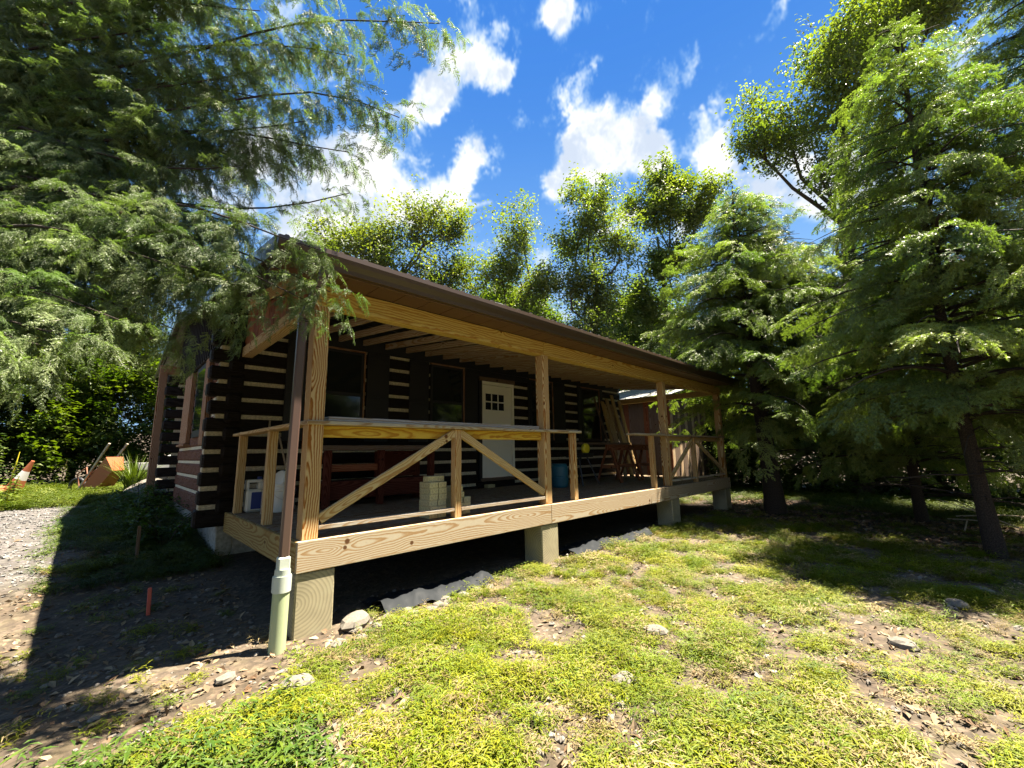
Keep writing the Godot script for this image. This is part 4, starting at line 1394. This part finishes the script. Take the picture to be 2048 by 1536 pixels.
func near_hemlock() -> void:
	var r := RandomNumberGenerator.new()
	r.seed = 77
	var base := Vector3(-4.2, ground_y(-4.2, -2.4), -2.4)
	var t := thing("hemlock_tree", base, "hemlock with long drooping limbs reaching over the porch corner and its downspout", "tree", "hemlocks round the clearing")
	var b := Buf.new()
	b.tube([base - Vector3.UP * 0.2, base + Vector3.UP * 1.5, base + Vector3(0.1, 4, 0.05), base + Vector3(0.0, 8, 0.1), base + Vector3(0.05, 11, 0.1)], [0.30, 0.23, 0.19, 0.10, 0.02], 12)
	part(t, "trunk", b.mesh(), M.bark)
	var limbs := Buf.new()
	var ca := Color(0.105, 0.155, 0.062)
	var cb := Color(0.235, 0.285, 0.13)
	var bins := []
	for k in twig_set.size():
		bins.append([[], []])
	var all := []
	for l in NEAR_LIMBS:
		all.append([l, 1.0, Vector3.ZERO])
		all.append([l, r.randf_range(0.6, 0.85), Vector3(0.1, r.randf_range(-0.3, -0.12), 0.1)])
	for a in all:
		var p: Array = a[0].duplicate()
		for i in p.size():
			p[i] += a[2]
		p.push_front(Vector3(base.x, p[0].y - 0.25, base.z))
		var curve := Curve3D.new()
		for i in p.size():
			var tan: Vector3 = (p[mini(i + 1, p.size() - 1)] - p[maxi(i - 1, 0)]) * 0.17
			curve.add_point(p[i], -tan, tan)
		var total := curve.get_baked_length() * float(a[1])
		var path := []
		var rad := []
		for i in 16:
			var s := i / 15.0
			path.append(curve.sample_baked(s * total, true) + Vector3(0, 0.02 * sin(i * 1.7), 0.015 * cos(i * 2.3)))
			rad.append(lerpf(0.028, 0.004, s))
		limbs.tube(path, rad, 6, false)
		var run := 0.5
		var side := 1.0
		while run < total:
			var u := run / total
			var o := curve.sample_baked(run, true)
			var d := (curve.sample_baked(minf(run + 0.1, total), true) - curve.sample_baked(run - 0.1, true)).normalized()
			var flat := d.cross(Vector3.UP).normalized()
			side = -side
			var l := lerpf(0.75, 0.32, u * u) * r.randf_range(0.55, 1.15)
			var go := (d * r.randf_range(0.35, 0.9) + flat * side * r.randf_range(0.1, 0.55) + Vector3.UP * r.randf_range(-0.8, 0.22)).normalized()
			run += 0.066 * r.randf_range(0.7, 1.4)
			var tip := o + go * l * 0.8
			# nothing grows into the house
			if tip.x > -0.55 and tip.z < 0.72 and tip.y < roof_y(tip.z) + 0.3:
				continue
			put_branch(bins, TWIG_LENGTHS, o, go, l, r.randfn(0, 0.35), green(r, ca, cb))
	part(t, "limbs", limbs.mesh(), M.bark)
	for k in bins.size():
		if bins[k][0]:
			copies(t, "foliage", twig_set[k], M.needle, bins[k][0], bins[k][1])
	# little cones
	var cones := []
	var ct := []
	for k in 170:
		var bin: Array = bins[r.randi() % bins.size()][0]
		if bin.is_empty():
			continue
		var e: Transform3D = bin[r.randi() % bin.size()]
		cones.append(Transform3D(Basis.IDENTITY.scaled(Vector3.ONE * r.randf_range(0.8, 1.2)), e * Vector3(r.randf_range(0.2, 0.4), -0.06, r.randfn(0, 0.08))))
		ct.append(Color(0.10, 0.075, 0.04) * r.randf_range(0.7, 1.3))
	b = Buf.new()
	b.lathe(Transform3D.IDENTITY, [Vector2(0.0, 0.0), Vector2(0.006, -0.003), Vector2(0.009, -0.012), Vector2(0.005, -0.022), Vector2(0.0, -0.025)], 7)
	copies(t, "cones", b.mesh(), M.litter, cones, ct)


# broadleaf tree: a trunk, limbs to each lobe of the crown, twigs to leaf clumps
func broadleaf(called: String, base: Vector3, lobes: Array, thick: float, per: float, clumps: Mesh, size: float, seed_: int, label: String, group: String, ca: Color, cb: Color) -> void:
	var r := RandomNumberGenerator.new()
	r.seed = seed_
	var t := thing(called, base, label, "tree", group)
	var b := Buf.new()
	var top := Vector3.ZERO
	var high := -99.0
	for l in lobes:
		top += l[0] / lobes.size()
		high = maxf(high, l[0].y)
	top.y = lerpf(base.y, high, 0.8)
	var tp := []
	var tr := []
	for k in 9:
		var u := k / 8.0
		tp.append(base.lerp(top, u) + Vector3(sin(u * 6.0 + seed_), 0, cos(u * 5.0 + seed_)) * 0.18 * u - Vector3.UP * (0.25 if k == 0 else 0.0))
		tr.append(thick * (1.0 - 0.75 * u) * (1.3 if k == 0 else 1.0))
	b.tube(tp, tr, 9)
	part(t, "trunk", b.mesh(), M.oak_bark)
	var limbs := Buf.new()
	var places := []
	var tints := []
	for l in lobes:
		var c: Vector3 = l[0]
		var rad: float = l[1]
		# where the limb leaves the trunk
		var hy := clampf((c.y - rad * 1.4 - base.y) / (top.y - base.y), 0.3, 0.95)
		var o: Vector3 = tp[int(hy * 8.0)]
		var mid := o.lerp(c, 0.55) + Vector3(r.randfn(0, 0.3), -0.25 * rad, r.randfn(0, 0.3))
		var lr := thick * 0.30
		var q1 := o.lerp(mid, 0.5) + Vector3(r.randfn(0, 0.15), r.randfn(0, 0.1), r.randfn(0, 0.15))
		limbs.tube([o, q1, mid, c], [lr, lr * 0.8, lr * 0.6, lr * 0.3], 6, false)
		var forks := []
		var nf := int(5 + rad * 3.0)
		for k in nf:
			var d := Vector3(r.randfn(0, 1), r.randfn(0, 0.8) + 0.2, r.randfn(0, 1)).normalized()
			var e := c + d * rad * r.randf_range(0.5, 0.95)
			var from := mid.lerp(c, r.randf_range(0.2, 1.0))
			var m2 := from.lerp(e, 0.5) + Vector3(r.randfn(0, 0.12), -0.08, r.randfn(0, 0.12)) * rad
			limbs.tube([from, m2, e], [lr * 0.32, lr * 0.2, lr * 0.08], 4, false)
			forks.append([from, m2, e])
		var n := int(per * rad * rad * rad + per * 0.5 * rad * rad)
		for k in n:
			var f: Array = forks[r.randi() % nf]
			var s := pow(r.randf(), 0.6)
			var p: Vector3 = f[0].lerp(f[1], s * 2.0) if s < 0.5 else f[1].lerp(f[2], s * 2.0 - 1.0)
			var e := p + Vector3(r.randfn(0, 1), r.randfn(0, 0.75), r.randfn(0, 1)) * rad * 0.19
			if k % 4 == 0:
				limbs.tube([p, e], [lr * 0.05, 0.004], 3, false)
			places.append(Transform3D(Basis.from_euler(Vector3(r.randfn(0, 0.4), r.randf() * TAU, r.randfn(0, 0.4))).scaled(Vector3.ONE * size * r.randf_range(0.7, 1.25)), e))
			tints.append(green(r, ca, cb))
	part(t, "limbs", limbs.mesh(), M.oak_bark)
	copies(t, "crown", clumps, M.leaf, places, tints)


func make_trees() -> void:
	var coarse := [spray_mesh(5, false), spray_mesh(15, false), spray_mesh(25, false)]
	var fine := [spray_mesh(6, true), spray_mesh(16, true), spray_mesh(26, true)]
	for k in BRANCH_LENGTHS.size():
		for j in 2:
			branch_set.append(branch_mesh(60 + k * 2 + j, coarse, BRANCH_LENGTHS[k], 0.32, BRANCH_LENGTHS[k] * 0.36, 0.16, 0.4, Vector2(0.30, -0.42)))
	for k in TWIG_LENGTHS.size():
		for j in 2:
			twig_set.append(branch_mesh(80 + k * 2 + j, fine, TWIG_LENGTHS[k], 0.14, TWIG_LENGTHS[k] * 0.28, 0.075, 0.5, Vector2(0.05, -0.30)))
	near_hemlock()
	var da := Color(0.125, 0.18, 0.055)
	var db := Color(0.30, 0.34, 0.10)
	var free := func(o: Vector3, d: Vector3, l: float) -> bool:
		var e := o + d * l
		return not (e.z < 0.85 and e.x < 10.9 and o.y < 2.95)
	var any := func(_o: Vector3, _d: Vector3, _l: float) -> bool: return true
	hemlock(Vector3(10.0, -0.80, 1.0), 8.4, 3.1, 2.1, 0.21, 185, 0.40, 101, "hemlock with a dark straight trunk just off the far corner of the porch", da, db, free)
	hemlock(Vector3(7.45, -0.80, 4.32), 8.6, 2.3, 1.8, 0.10, 140, 0.36, 102, "hemlock with a slender black trunk standing in leaf litter at the lawn's edge", da, db, any)
	hemlock(Vector3(10.6, -0.80, 3.6), 7.4, 2.5, 1.1, 0.10, 110, 0.42, 103, "dense hemlock standing between the porch corner tree and the slender one", da, db, any)
	hemlock(Vector3(9.6, -0.80, 6.3), 12.5, 2.6, 1.8, 0.2, 125, 0.45, 104, "tallest hemlock, close behind the slender trunked one", da, db, any)
	hemlock(Vector3(15.8, -0.80, 1.2), 6.5, 2.4, 0.7, 0.18, 80, 0.46, 105, "low branched hemlock across the glade beyond the lawn", da, db, any)
	var oak := clump_mesh(31, 26, 0.26, 0.125, 0.0, 0.33)
	var oak_far := clump_mesh(32, 26, 0.28, 0.14, 0.0, 0.33)
	var oa := Color(0.115, 0.16, 0.065)
	var ob := Color(0.25, 0.275, 0.115)
	var g := "oaks behind the cabin"
	broadleaf("oak_tree", Vector3(15.8, -0.7, 2.0), [[Vector3(12.77, 11.22, 1.78), 1.6], [Vector3(14.07, 12.65, 3.39), 2.0], [Vector3(15.78, 14.68, 4.82), 2.3], [Vector3(13.16, 9.10, 2.38), 1.1], [Vector3(12.21, 10.16, 0.99), 0.9], [Vector3(16.70, 11.22, 4.22), 1.5], [Vector3(14.28, 10.65, 3.13), 0.9], [Vector3(17.04, 15.93, 6.34), 2.4], [Vector3(14.00, 8.19, 3.00), 0.7]], 0.28, 36, oak, 0.50, 201, "big oak with a long limb reaching out above the hemlocks", "", oa, ob)
	broadleaf("oak_tree", Vector3(6.9, -0.5, -12.4), [[Vector3(5.52, 9.06, -10.08), 1.6], [Vector3(7.11, 9.68, -9.09), 1.5], [Vector3(8.36, 10.23, -8.45), 1.0], [Vector3(4.99, 8.13, -10.81), 1.3], [Vector3(6.52, 7.33, -9.50), 1.8], [Vector3(8.18, 7.72, -9.20), 1.6], [Vector3(4.19, 9.62, -12.68), 1.2], [Vector3(6.0, 5.6, -11.0), 1.8]], 0.22, 36, oak, 0.52, 202, "wide thin crowned oak over the left half of the cabin roof", g, oa, Color(0.25, 0.255, 0.11))
	broadleaf("oak_tree", Vector3(11.14, -0.6, -8.6), [[Vector3(9.99, 9.89, -6.92), 1.2], [Vector3(9.90, 8.51, -8.04), 1.4], [Vector3(10.71, 7.86, -6.68), 1.3], [Vector3(10.39, 6.06, -7.42), 1.6], [Vector3(10.10, 6.82, -8.94), 1.3], [Vector3(11.6, 4.6, -8.0), 1.8]], 0.17, 44, oak, 0.50, 203, "narrow oak rising behind the roof vent", g, oa, ob)
	broadleaf("oak_tree", Vector3(13.33, -0.6, -6.4), [[Vector3(12.05, 11.15, -4.61), 1.2], [Vector3(12.15, 9.91, -5.51), 1.5], [Vector3(12.88, 9.52, -4.18), 1.3], [Vector3(12.58, 7.42, -4.95), 1.7], [Vector3(12.62, 5.61, -5.33), 1.8], [Vector3(11.30, 7.44, -5.49), 1.0]], 0.19, 46, oak, 0.50, 204, "tall full crowned oak beside the narrow oak behind the roof", g, oa, ob)
	broadleaf("oak_tree", Vector3(17.5, -0.7, -5.0), [[Vector3(15.98, 13.22, -3.12), 1.3], [Vector3(15.50, 11.54, -3.98), 1.5], [Vector3(17.49, 12.25, -2.57), 1.5], [Vector3(16.34, 9.73, -3.57), 1.8], [Vector3(15.73, 7.72, -4.63), 1.6], [Vector3(15.80, 5.47, -5.08), 1.6]], 0.2, 44, oak_far, 0.56, 205, "oak with a forked airy crown behind the porch corner hemlock", g, oa, ob)
	var r := RandomNumberGenerator.new()
	r.seed = 55
	# second row of woods behind the cabin and along both sides
	var spots := []
	for k in 9:
		spots.append(Vector3(3.0 + k * 2.6 + r.randf_range(-0.8, 0.8), -0.4, -17.0 + 1.2 * k + r.randf_range(-1.5, 1.5)))
	for k in 9:
		spots.append(Vector3(-15.0 + k * 2.1 + r.randf_range(-0.6, 0.6), -0.2, -23.5 + r.randf_range(-2.0, 2.0)))
	for k in 8:
		spots.append(Vector3(18.5 + r.randf_range(-1.5, 2.5), -0.6, -4.0 + k * 2.6))
	for k in 8:
		spots.append(Vector3(-9.0 + k * 3.2 + r.randf_range(-0.8, 0.8), -0.7, 15.0 + r.randf_range(-1.0, 2.0)))
	for k in spots.size():
		var p: Vector3 = spots[k]
		p.y = ground_y(p.x, p.z)
		var h := r.randf_range(8.0, 10.5) if k < 9 else r.randf_range(6.5, 8.5)
		var lobes := []
		for j in 7:
			lobes.append([p + Vector3(r.randfn(0, 1.1), h * lerpf(0.22, 1.0, j / 6.0), r.randfn(0, 1.1)), r.randf_range(1.6, 2.3) if k < 9 else r.randf_range(1.3, 1.9)])
		broadleaf("woodland_tree", p, lobes, 0.14, 26, oak_far, 0.64, 300 + k, ["leafy tree in the woods behind the cabin roof", "leafy tree in the woods beyond the gravel drive", "leafy tree in the woods beyond the shed and the glade", "leafy tree in the woods across the lawn from the porch"][0 if k < 9 else 1 if k < 18 else 2 if k < 26 else 3], ["trees behind the cabin", "trees beyond the drive", "trees beyond the glade", "trees across the lawn"][0 if k < 9 else 1 if k < 18 else 2 if k < 26 else 3], Color(0.06, 0.10, 0.024), Color(0.13, 0.165, 0.04))


func make_undergrowth() -> void:
	var r := RandomNumberGenerator.new()
	r.seed = 91
	# leafy thicket at the edge of the woods
	var shrub := clump_mesh(41, 26, 0.30, 0.17, 0.5)
	var places := []
	var tints := []
	for k in 6500:
		var x := r.randf_range(-16.0, 3.5)
		var z := r.randf_range(-22.5, -18.3)
		var h := 5.2 * pow(r.randf(), 0.9)
		z -= h * 0.25
		if noise.get_noise_3d(x * 16.0, h * 22.0, z * 12.0) < -0.10:
			continue
		places.append(Transform3D(Basis.from_euler(Vector3(r.randfn(0, 0.25), r.randf() * TAU, r.randfn(0, 0.25))).scaled(Vector3.ONE * r.randf_range(0.45, 0.85)), Vector3(x, ground_y(x, z) + h, z)))
		tints.append(green(r, Color(0.05, 0.09, 0.02), Color(0.14, 0.175, 0.04)))
	for k in 5200:
		var w := r.randf()
		var x := 15.0 + 3.4 * r.randf()
		var z := lerpf(-5.5, 12.0, w)
		if z < -1.9 and x < 16.8:
			continue
		var h := 4.0 * pow(r.randf(), 1.1)
		if noise.get_noise_3d(x * 16.0, h * 22.0, z * 12.0) < -0.10:
			continue
		places.append(Transform3D(Basis.from_euler(Vector3(r.randfn(0, 0.25), r.randf() * TAU, r.randfn(0, 0.25))).scaled(Vector3.ONE * r.randf_range(0.4, 0.75)), Vector3(x, ground_y(x, z) + h, z)))
		tints.append(green(r, Color(0.05, 0.09, 0.025), Color(0.12, 0.17, 0.04)))
	var o := copies(self, "undergrowth", shrub, M.leaf, places, tints)
	tag(o, "dense leafy thicket along the edge of the woods", "undergrowth")
	# bushes against the side wall
	var spots := [[-0.55, -3.9], [-0.75, -5.2], [-0.5, -6.6], [-0.62, -8.3]]
	var names := ["low leafy bush with bare arching twigs at the cabin corner", "leafy bush below the side window", "dark bush by the far end of the side wall", "bush growing round the back porch post"]
	var small := clump_mesh(42, 18, 0.26, 0.12, 0.4)
	for k in 4:
		var p := Vector3(spots[k][0], ground_y(spots[k][0], spots[k][1]), spots[k][1])
		var t := thing("bush", p, names[k], "bush")
		var st := Buf.new()
		var pl := []
		var ti := []
		for j in 16:
			var d := Vector3(r.randfn(0, 0.45), 1.0, r.randfn(0, 0.55)).normalized()
			var l := r.randf_range(0.3, 0.75)
			var e := p + d * l + Vector3(d.x, -0.1, d.z) * l * 0.4
			st.tube([p - Vector3.UP * 0.05, p + d * l * 0.6, e], [0.008, 0.006, 0.002], 4, false)
			for i in 3 if k == 0 else 6:
				var q := p + (e - p) * r.randf_range(0.35, 1.0)
				pl.append(Transform3D(Basis.from_euler(Vector3(r.randfn(0, 0.3), r.randf() * TAU, 0)).scaled(Vector3.ONE * r.randf_range(0.2, 0.34)), q))
				ti.append(green(r, Color(0.035, 0.075, 0.02), Color(0.09, 0.14, 0.03)))
		part(t, "stems", st.mesh(), M.bark)
		copies(t, "foliage", small, M.leaf, pl, ti)
	# tall weeds
	var weeds := [[-2.75, -11.0, 1.25, "tall green mullein with a yellow flower spike at the edge of the drive"], [-2.2, -17.2, 1.0, "leafy weed standing between the cone and the wheelbarrow"], [-2.95, -14.0, 0.6, "low leafy weed in the grass near the traffic cone"]]
	for e in weeds:
		var p := Vector3(e[0], ground_y(e[0], e[1]), e[1])
		var t := thing("tall_weed", p, e[3], "weed")
		var b := Buf.new()
		b.tube([p - Vector3.UP * 0.05, p + Vector3(0.02, e[2] * 0.5, 0), p + Vector3(0.08, e[2], 0)], [0.02, 0.016, 0.008], 6)
		part(t, "stem", b.mesh(), M.yellow_paint if e[2] > 1.2 else M.green_rim)
		b = Buf.new()
		for k in 46:
			var u := k / 46.0
			var w := 2.4 * k
			b.tint = green(r, Color(0.06, 0.11, 0.012), Color(0.13, 0.16, 0.025))
			leaf_at(b, p + Vector3(0.05 * u, 0.03 + e[2] * 0.8 * u, 0), Vector3(cos(w), 0.45, sin(w)).normalized(), Vector3.UP, (0.34 - 0.26 * u), 0.11 - 0.06 * u, 0.4)
		part(t, "leaves", b.mesh(), M.blade)
	var rp := Vector3(-0.55, ground_y(-0.55, -12.8), -12.8)
	var reed := part(self, "grass_clump", blade_tuft(8, 130, 1.35), M.blade, Transform3D(Basis.IDENTITY, rp))
	tag(reed, "tall fountain of bright grass beside the gravel heap", "grass clump")
	reed.material_override = leaf(lin(0.08, 0.12, 0.014), Color(0.7, 0.72, 0.2), 0.5)


func make_lawn() -> void:
	var r := RandomNumberGenerator.new()
	r.seed = 17
	var eye := Vector2(-1.32, 4.0)
	var look := Vector2(0.70, -0.715)
	var ya := Color(0.115, 0.18, 0.004)
	var yb := Color(0.245, 0.245, 0.006)
	var sets := [[], [], [], []]
	var cols := [[], [], [], []]
	var put := func(k: int, x: float, z: float, s: float, c: Color) -> void:
		var b := Basis.from_euler(Vector3(r.randfn(0, 0.15), r.randf() * TAU, r.randfn(0, 0.15))).scaled(Vector3.ONE * s)
		sets[k].append(Transform3D(b, Vector3(x, ground_y(x, z), z)))
		cols[k].append(c)
	var tries := 0
	while tries < 32000:
		tries += 1
		# more tries close by, fewer far out
		var dist := 0.9 + 13.0 * pow(r.randf(), 1.7)
		var w := r.randf_range(-1.05, 1.05)
		var d := look.rotated(w) * dist + eye
		var x := d.x
		var z := d.y
		if z < -0.05 and x > -0.25 and x < 10.6:
			if not (z > -0.25 and r.randf() < 0.12):
				continue
		var n := noise.get_noise_2d(x * 26.0, z * 26.0) + 0.55 * noise.get_noise_2d(x * 75.0, z * 75.0)
		var dens := smoothstep(-0.26, 0.26, n)
		if x < 0.6 and z < 0.5 - 0.3 * x:
			dens *= 0.10 if z > -3.2 else 0.8
		if x < -1.2 and z < 0.6:
			dens *= 0.5
		dens *= 1.0 - 0.75 * litter(x, z)
		dens *= 1.0 - 0.97 * drive(x, z)
		# open gravelly patches on the right
		dens *= 1.0 - 0.72 * smoothstep(2.1, 0.6, Vector2(x - 3.2, (z - 3.6) * 1.7).length())
		dens *= 1.0 - 0.45 * smoothstep(1.0, 0.4, Vector2(x - 1.1, (z - 2.5) * 1.5).length())
		dens *= 1.0 - 0.6 * smoothstep(0.9, 0.3, Vector2(x - 0.0, (z - 0.75) * 1.4).length())
		if r.randf() > dens:
			continue
		var c := green(r, ya, yb, 0.2).lerp(Color(0.055, 0.105, 0.010), clampf(0.5 * noise.get_noise_2d(x * 14.0 + 90.0, z * 14.0) + 0.1, 0, 0.6))
		var s := r.randf_range(0.55, 1.05) * (0.75 + 0.45 * clampf(n + 0.3, 0, 1))
		if dist > 6.0:
			s *= 1.25
		if r.randf() < 0.17 + 0.25 * smoothstep(0.1, -0.3, n):
			c = green(r, Color(0.20, 0.15, 0.055), Color(0.34, 0.27, 0.13))
		put.call(r.randi() % 3, x, z, s, c)
	# lush weeds in the near left corner
	for k in 900:
		var x := r.randf_range(-2.4, -0.35)
		var z := r.randf_range(0.15, 2.1)
		if r.randf() < smoothstep(0.2, 0.9, z - 0.25 - 0.35 * (x + 1.6)) :
			put.call(3, x, z, r.randf_range(0.7, 1.2), green(r, Color(0.045, 0.10, 0.008), Color(0.095, 0.14, 0.010)))
	# scattered taller shoots
	for k in 260:
		var x := r.randf_range(0.2, 9.0)
		var z := r.randf_range(0.1, 4.0)
		put.call(3, x, z, r.randf_range(0.45, 0.8), green(r, Color(0.055, 0.10, 0.008), Color(0.11, 0.135, 0.012)))
	# bright strip beyond the drive and glades beyond the trees
	for k in 3500:
		var x := r.randf_range(-9.0, 1.6)
		var z := r.randf_range(-18.0, -10.2)
		put.call(r.randi() % 3, x, z, r.randf_range(1.3, 2.6), green(r, Color(0.065, 0.11, 0.008), Color(0.13, 0.15, 0.012)))
	for k in 2200:
		var x := r.randf_range(10.6, 17.0)
		var z := r.randf_range(-2.0, 9.0)
		if r.randf() < 1.0 - 0.9 * litter(x, z):
			put.call(r.randi() % 3, x, z, r.randf_range(1.2, 2.2), green(r, Color(0.055, 0.10, 0.008), Color(0.12, 0.14, 0.012)))
	for k in 1500:
		var x := r.randf_range(-1.7, -0.15)
		var z := r.randf_range(-10.0, -2.6)
		if x < -0.75 - 0.45 * r.randf() + 0.06 * (z + 6.0) and r.randf() < 0.8:
			continue
		put.call(r.randi() % 3, x, z, r.randf_range(0.8, 1.7), green(r, Color(0.05, 0.10, 0.010), Color(0.10, 0.125, 0.012)))
	var meshes := []
	for e in [[6, 0.062, 0.054, 0.0078, 7], [6, 0.052, 0.048, 0.0072, 7], [5, 0.085, 0.064, 0.009, 5], [4, 0.16, 0.10, 0.018, 1]]:
		var st := SurfaceTool.new()
		for j in e[4]:
			var o2 := Vector3(r.randfn(0, 0.07), 0, r.randfn(0, 0.07)) if e[4] > 1 else Vector3.ZERO
			st.append_from(tuft_mesh(500 + meshes.size() * 20 + j, e[0], e[1], e[2], e[3]), 0, Transform3D(Basis(Vector3.UP, r.randf() * TAU).scaled(Vector3.ONE * r.randf_range(0.7, 1.2)), o2))
		meshes.append(st.commit())
	var labels := ["short yellow green grass covering the lawn", "fine low grass between the lawn tufts", "taller soft grass shoots across the lawn", "broad bladed weeds thickest in the corner near the shaded dirt"]
	for k in 4:
		var o := copies(self, "grass" if k < 3 else "weeds", meshes[k], M.blade, sets[k], cols[k])
		tag(o, labels[k], "grass" if k < 3 else "weeds")
	# fallen leaves and bits of straw
	var pl := []
	var ti := []
	for k in 15000:
		var dist := 0.9 + 12.0 * pow(r.randf(), 1.5)
		var d := look.rotated(r.randf_range(-1.05, 1.05)) * dist + eye
		if d.y < -0.3 and d.x > -0.1 and d.x < 10.5:
			continue
		if r.randf() < 0.93 * drive(d.x, d.y):
			continue
		pl.append(Transform3D(Basis.from_euler(Vector3(r.randfn(0, 0.35), r.randf() * TAU, r.randfn(0, 0.35))).scaled(Vector3(1, 1, r.randf_range(0.25, 1.0)) * r.randf_range(0.35, 1.05)), Vector3(d.x, ground_y(d.x, d.y) + 0.012, d.y)))
		ti.append(green(r, Color(0.12, 0.068, 0.035), Color(0.28, 0.22, 0.135), 0.3))
	for k in 5000:
		var x := r.randf_range(7.0, 14.0)
		var z := r.randf_range(-0.5, 7.0)
		if r.randf() < litter(x, z):
			pl.append(Transform3D(Basis.from_euler(Vector3(r.randfn(0, 0.35), r.randf() * TAU, r.randfn(0, 0.35))).scaled(Vector3.ONE * r.randf_range(0.8, 1.5)), Vector3(x, ground_y(x, z) + 0.015, z)))
			ti.append(green(r, Color(0.13, 0.07, 0.038), Color(0.26, 0.17, 0.105), 0.3))
	var b := Buf.new()
	leaf_at(b, Vector3(-0.045, 0, 0), Vector3.RIGHT, Vector3.UP, 0.09, 0.045, 0.1)
	var o := copies(self, "fallen_leaves", b.mesh(), M.litter, pl, ti)
	tag(o, "dry brown leaves and straw scattered over the ground", "fallen leaves")
	# small stones
	pl = []; ti = []
	for k in 9000:
		var dist := 0.9 + 10.0 * pow(r.randf(), 1.4)
		var d := look.rotated(r.randf_range(-1.05, 1.05)) * dist + eye
		if d.y < -0.5 and d.x > -0.1 and d.x < 10.5:
			continue
		pl.append(Transform3D(Basis.from_euler(Vector3(r.randf() * TAU, r.randf() * TAU, 0)).scaled(Vector3(1, 0.7, 0.8) * (0.007 + 0.032 * pow(r.randf(), 4.0))), Vector3(d.x, ground_y(d.x, d.y) + 0.003, d.y)))
		ti.append(green(r, Color(0.17, 0.15, 0.12), Color(0.32, 0.29, 0.25), 0.2))
	for k in 7000:
		var x := r.randf_range(-6.5, -0.9)
		var z := r.randf_range(-11.0, -1.5)
		if r.randf() < drive(x, z):
			pl.append(Transform3D(Basis.from_euler(Vector3(r.randf() * TAU, r.randf() * TAU, 0)).scaled(Vector3(1, 0.7, 0.8) * r.randf_range(0.012, 0.03)), Vector3(x, ground_y(x, z) + 0.004, z)))
			ti.append(green(r, Color(0.14, 0.14, 0.14), Color(0.32, 0.31, 0.30), 0.3))
	b = Buf.new()
	var ico := func(i: int, j: int) -> Vector3:
		var th := PI * i / 3.0
		var ph := TAU * (j % 5) / 5.0 + 0.4 * i
		return Vector3(sin(th) * cos(ph), cos(th), sin(th) * sin(ph)) * (1.0 + 0.2 * sin(3.0 * i + 2.0 * (j % 5)))
	for i in 3:
		for j in 5:
			var a: Vector3 = ico.call(i, j)
			b.quad(a, ico.call(i, j + 1), ico.call(i + 1, j + 1), ico.call(i + 1, j), (a + ico.call(i + 1, j)) * 0.5 + Vector3(0, 0.001, 0))
	o = copies(self, "gravel", b.mesh(), M.pebble, pl, ti)
	tag(o, "pale pebbles and broken stone scattered over the ground", "gravel")


func _ready() -> void:
	# camera
	var cam := Camera3D.new()
	cam.name = "camera"
	add_child(cam)
	var yaw := deg_to_rad(44.436)
	var pitch := deg_to_rad(9.33)
	var roll := deg_to_rad(-0.952)
	var f := Vector3(sin(yaw) * cos(pitch), sin(pitch), -cos(yaw) * cos(pitch))
	var rt := Vector3(cos(yaw), 0, sin(yaw))
	var up := rt.cross(f)
	cam.transform = Transform3D(Basis(rt * cos(roll) + up * sin(roll), up * cos(roll) - rt * sin(roll), -f), Vector3(-1.324, 0.732, 4.001))
	cam.fov = 85.4
	cam.near = 0.05
	cam.far = 600.0
	cam.current = true
	# sky and exposure
	var e := Environment.new()
	e.background_mode = Environment.BG_SKY
	e.sky = make_sky()
	e.ambient_light_source = Environment.AMBIENT_SOURCE_SKY
	e.reflected_light_source = Environment.REFLECTION_SOURCE_SKY
	e.tonemap_mode = Environment.TONE_MAPPER_LINEAR
	e.tonemap_exposure = 6.8
	e.sdfgi_enabled = true
	e.ssao_enabled = true
	e.ssil_enabled = true
	var we := WorldEnvironment.new()
	we.name = "environment"
	we.environment = e
	add_child(we)
	# sun: high, from the right and a little in front of the porch
	var sun := DirectionalLight3D.new()
	sun.name = "sun"
	sun.light_energy = 1.6
	sun.light_color = Color(1.0, 0.955, 0.88)
	sun.light_angular_distance = 0.55
	sun.shadow_enabled = true
	add_child(sun)
	sun.look_at_from_position(Vector3.ZERO, Vector3(-0.32, -1.0, -0.19), Vector3.RIGHT)
	rng.seed = 4242
	make_materials()
	make_ground()
	make_cabin()
	make_porch_things()
	make_yard_things()
	make_trees()
	make_undergrowth()
	make_lawn()
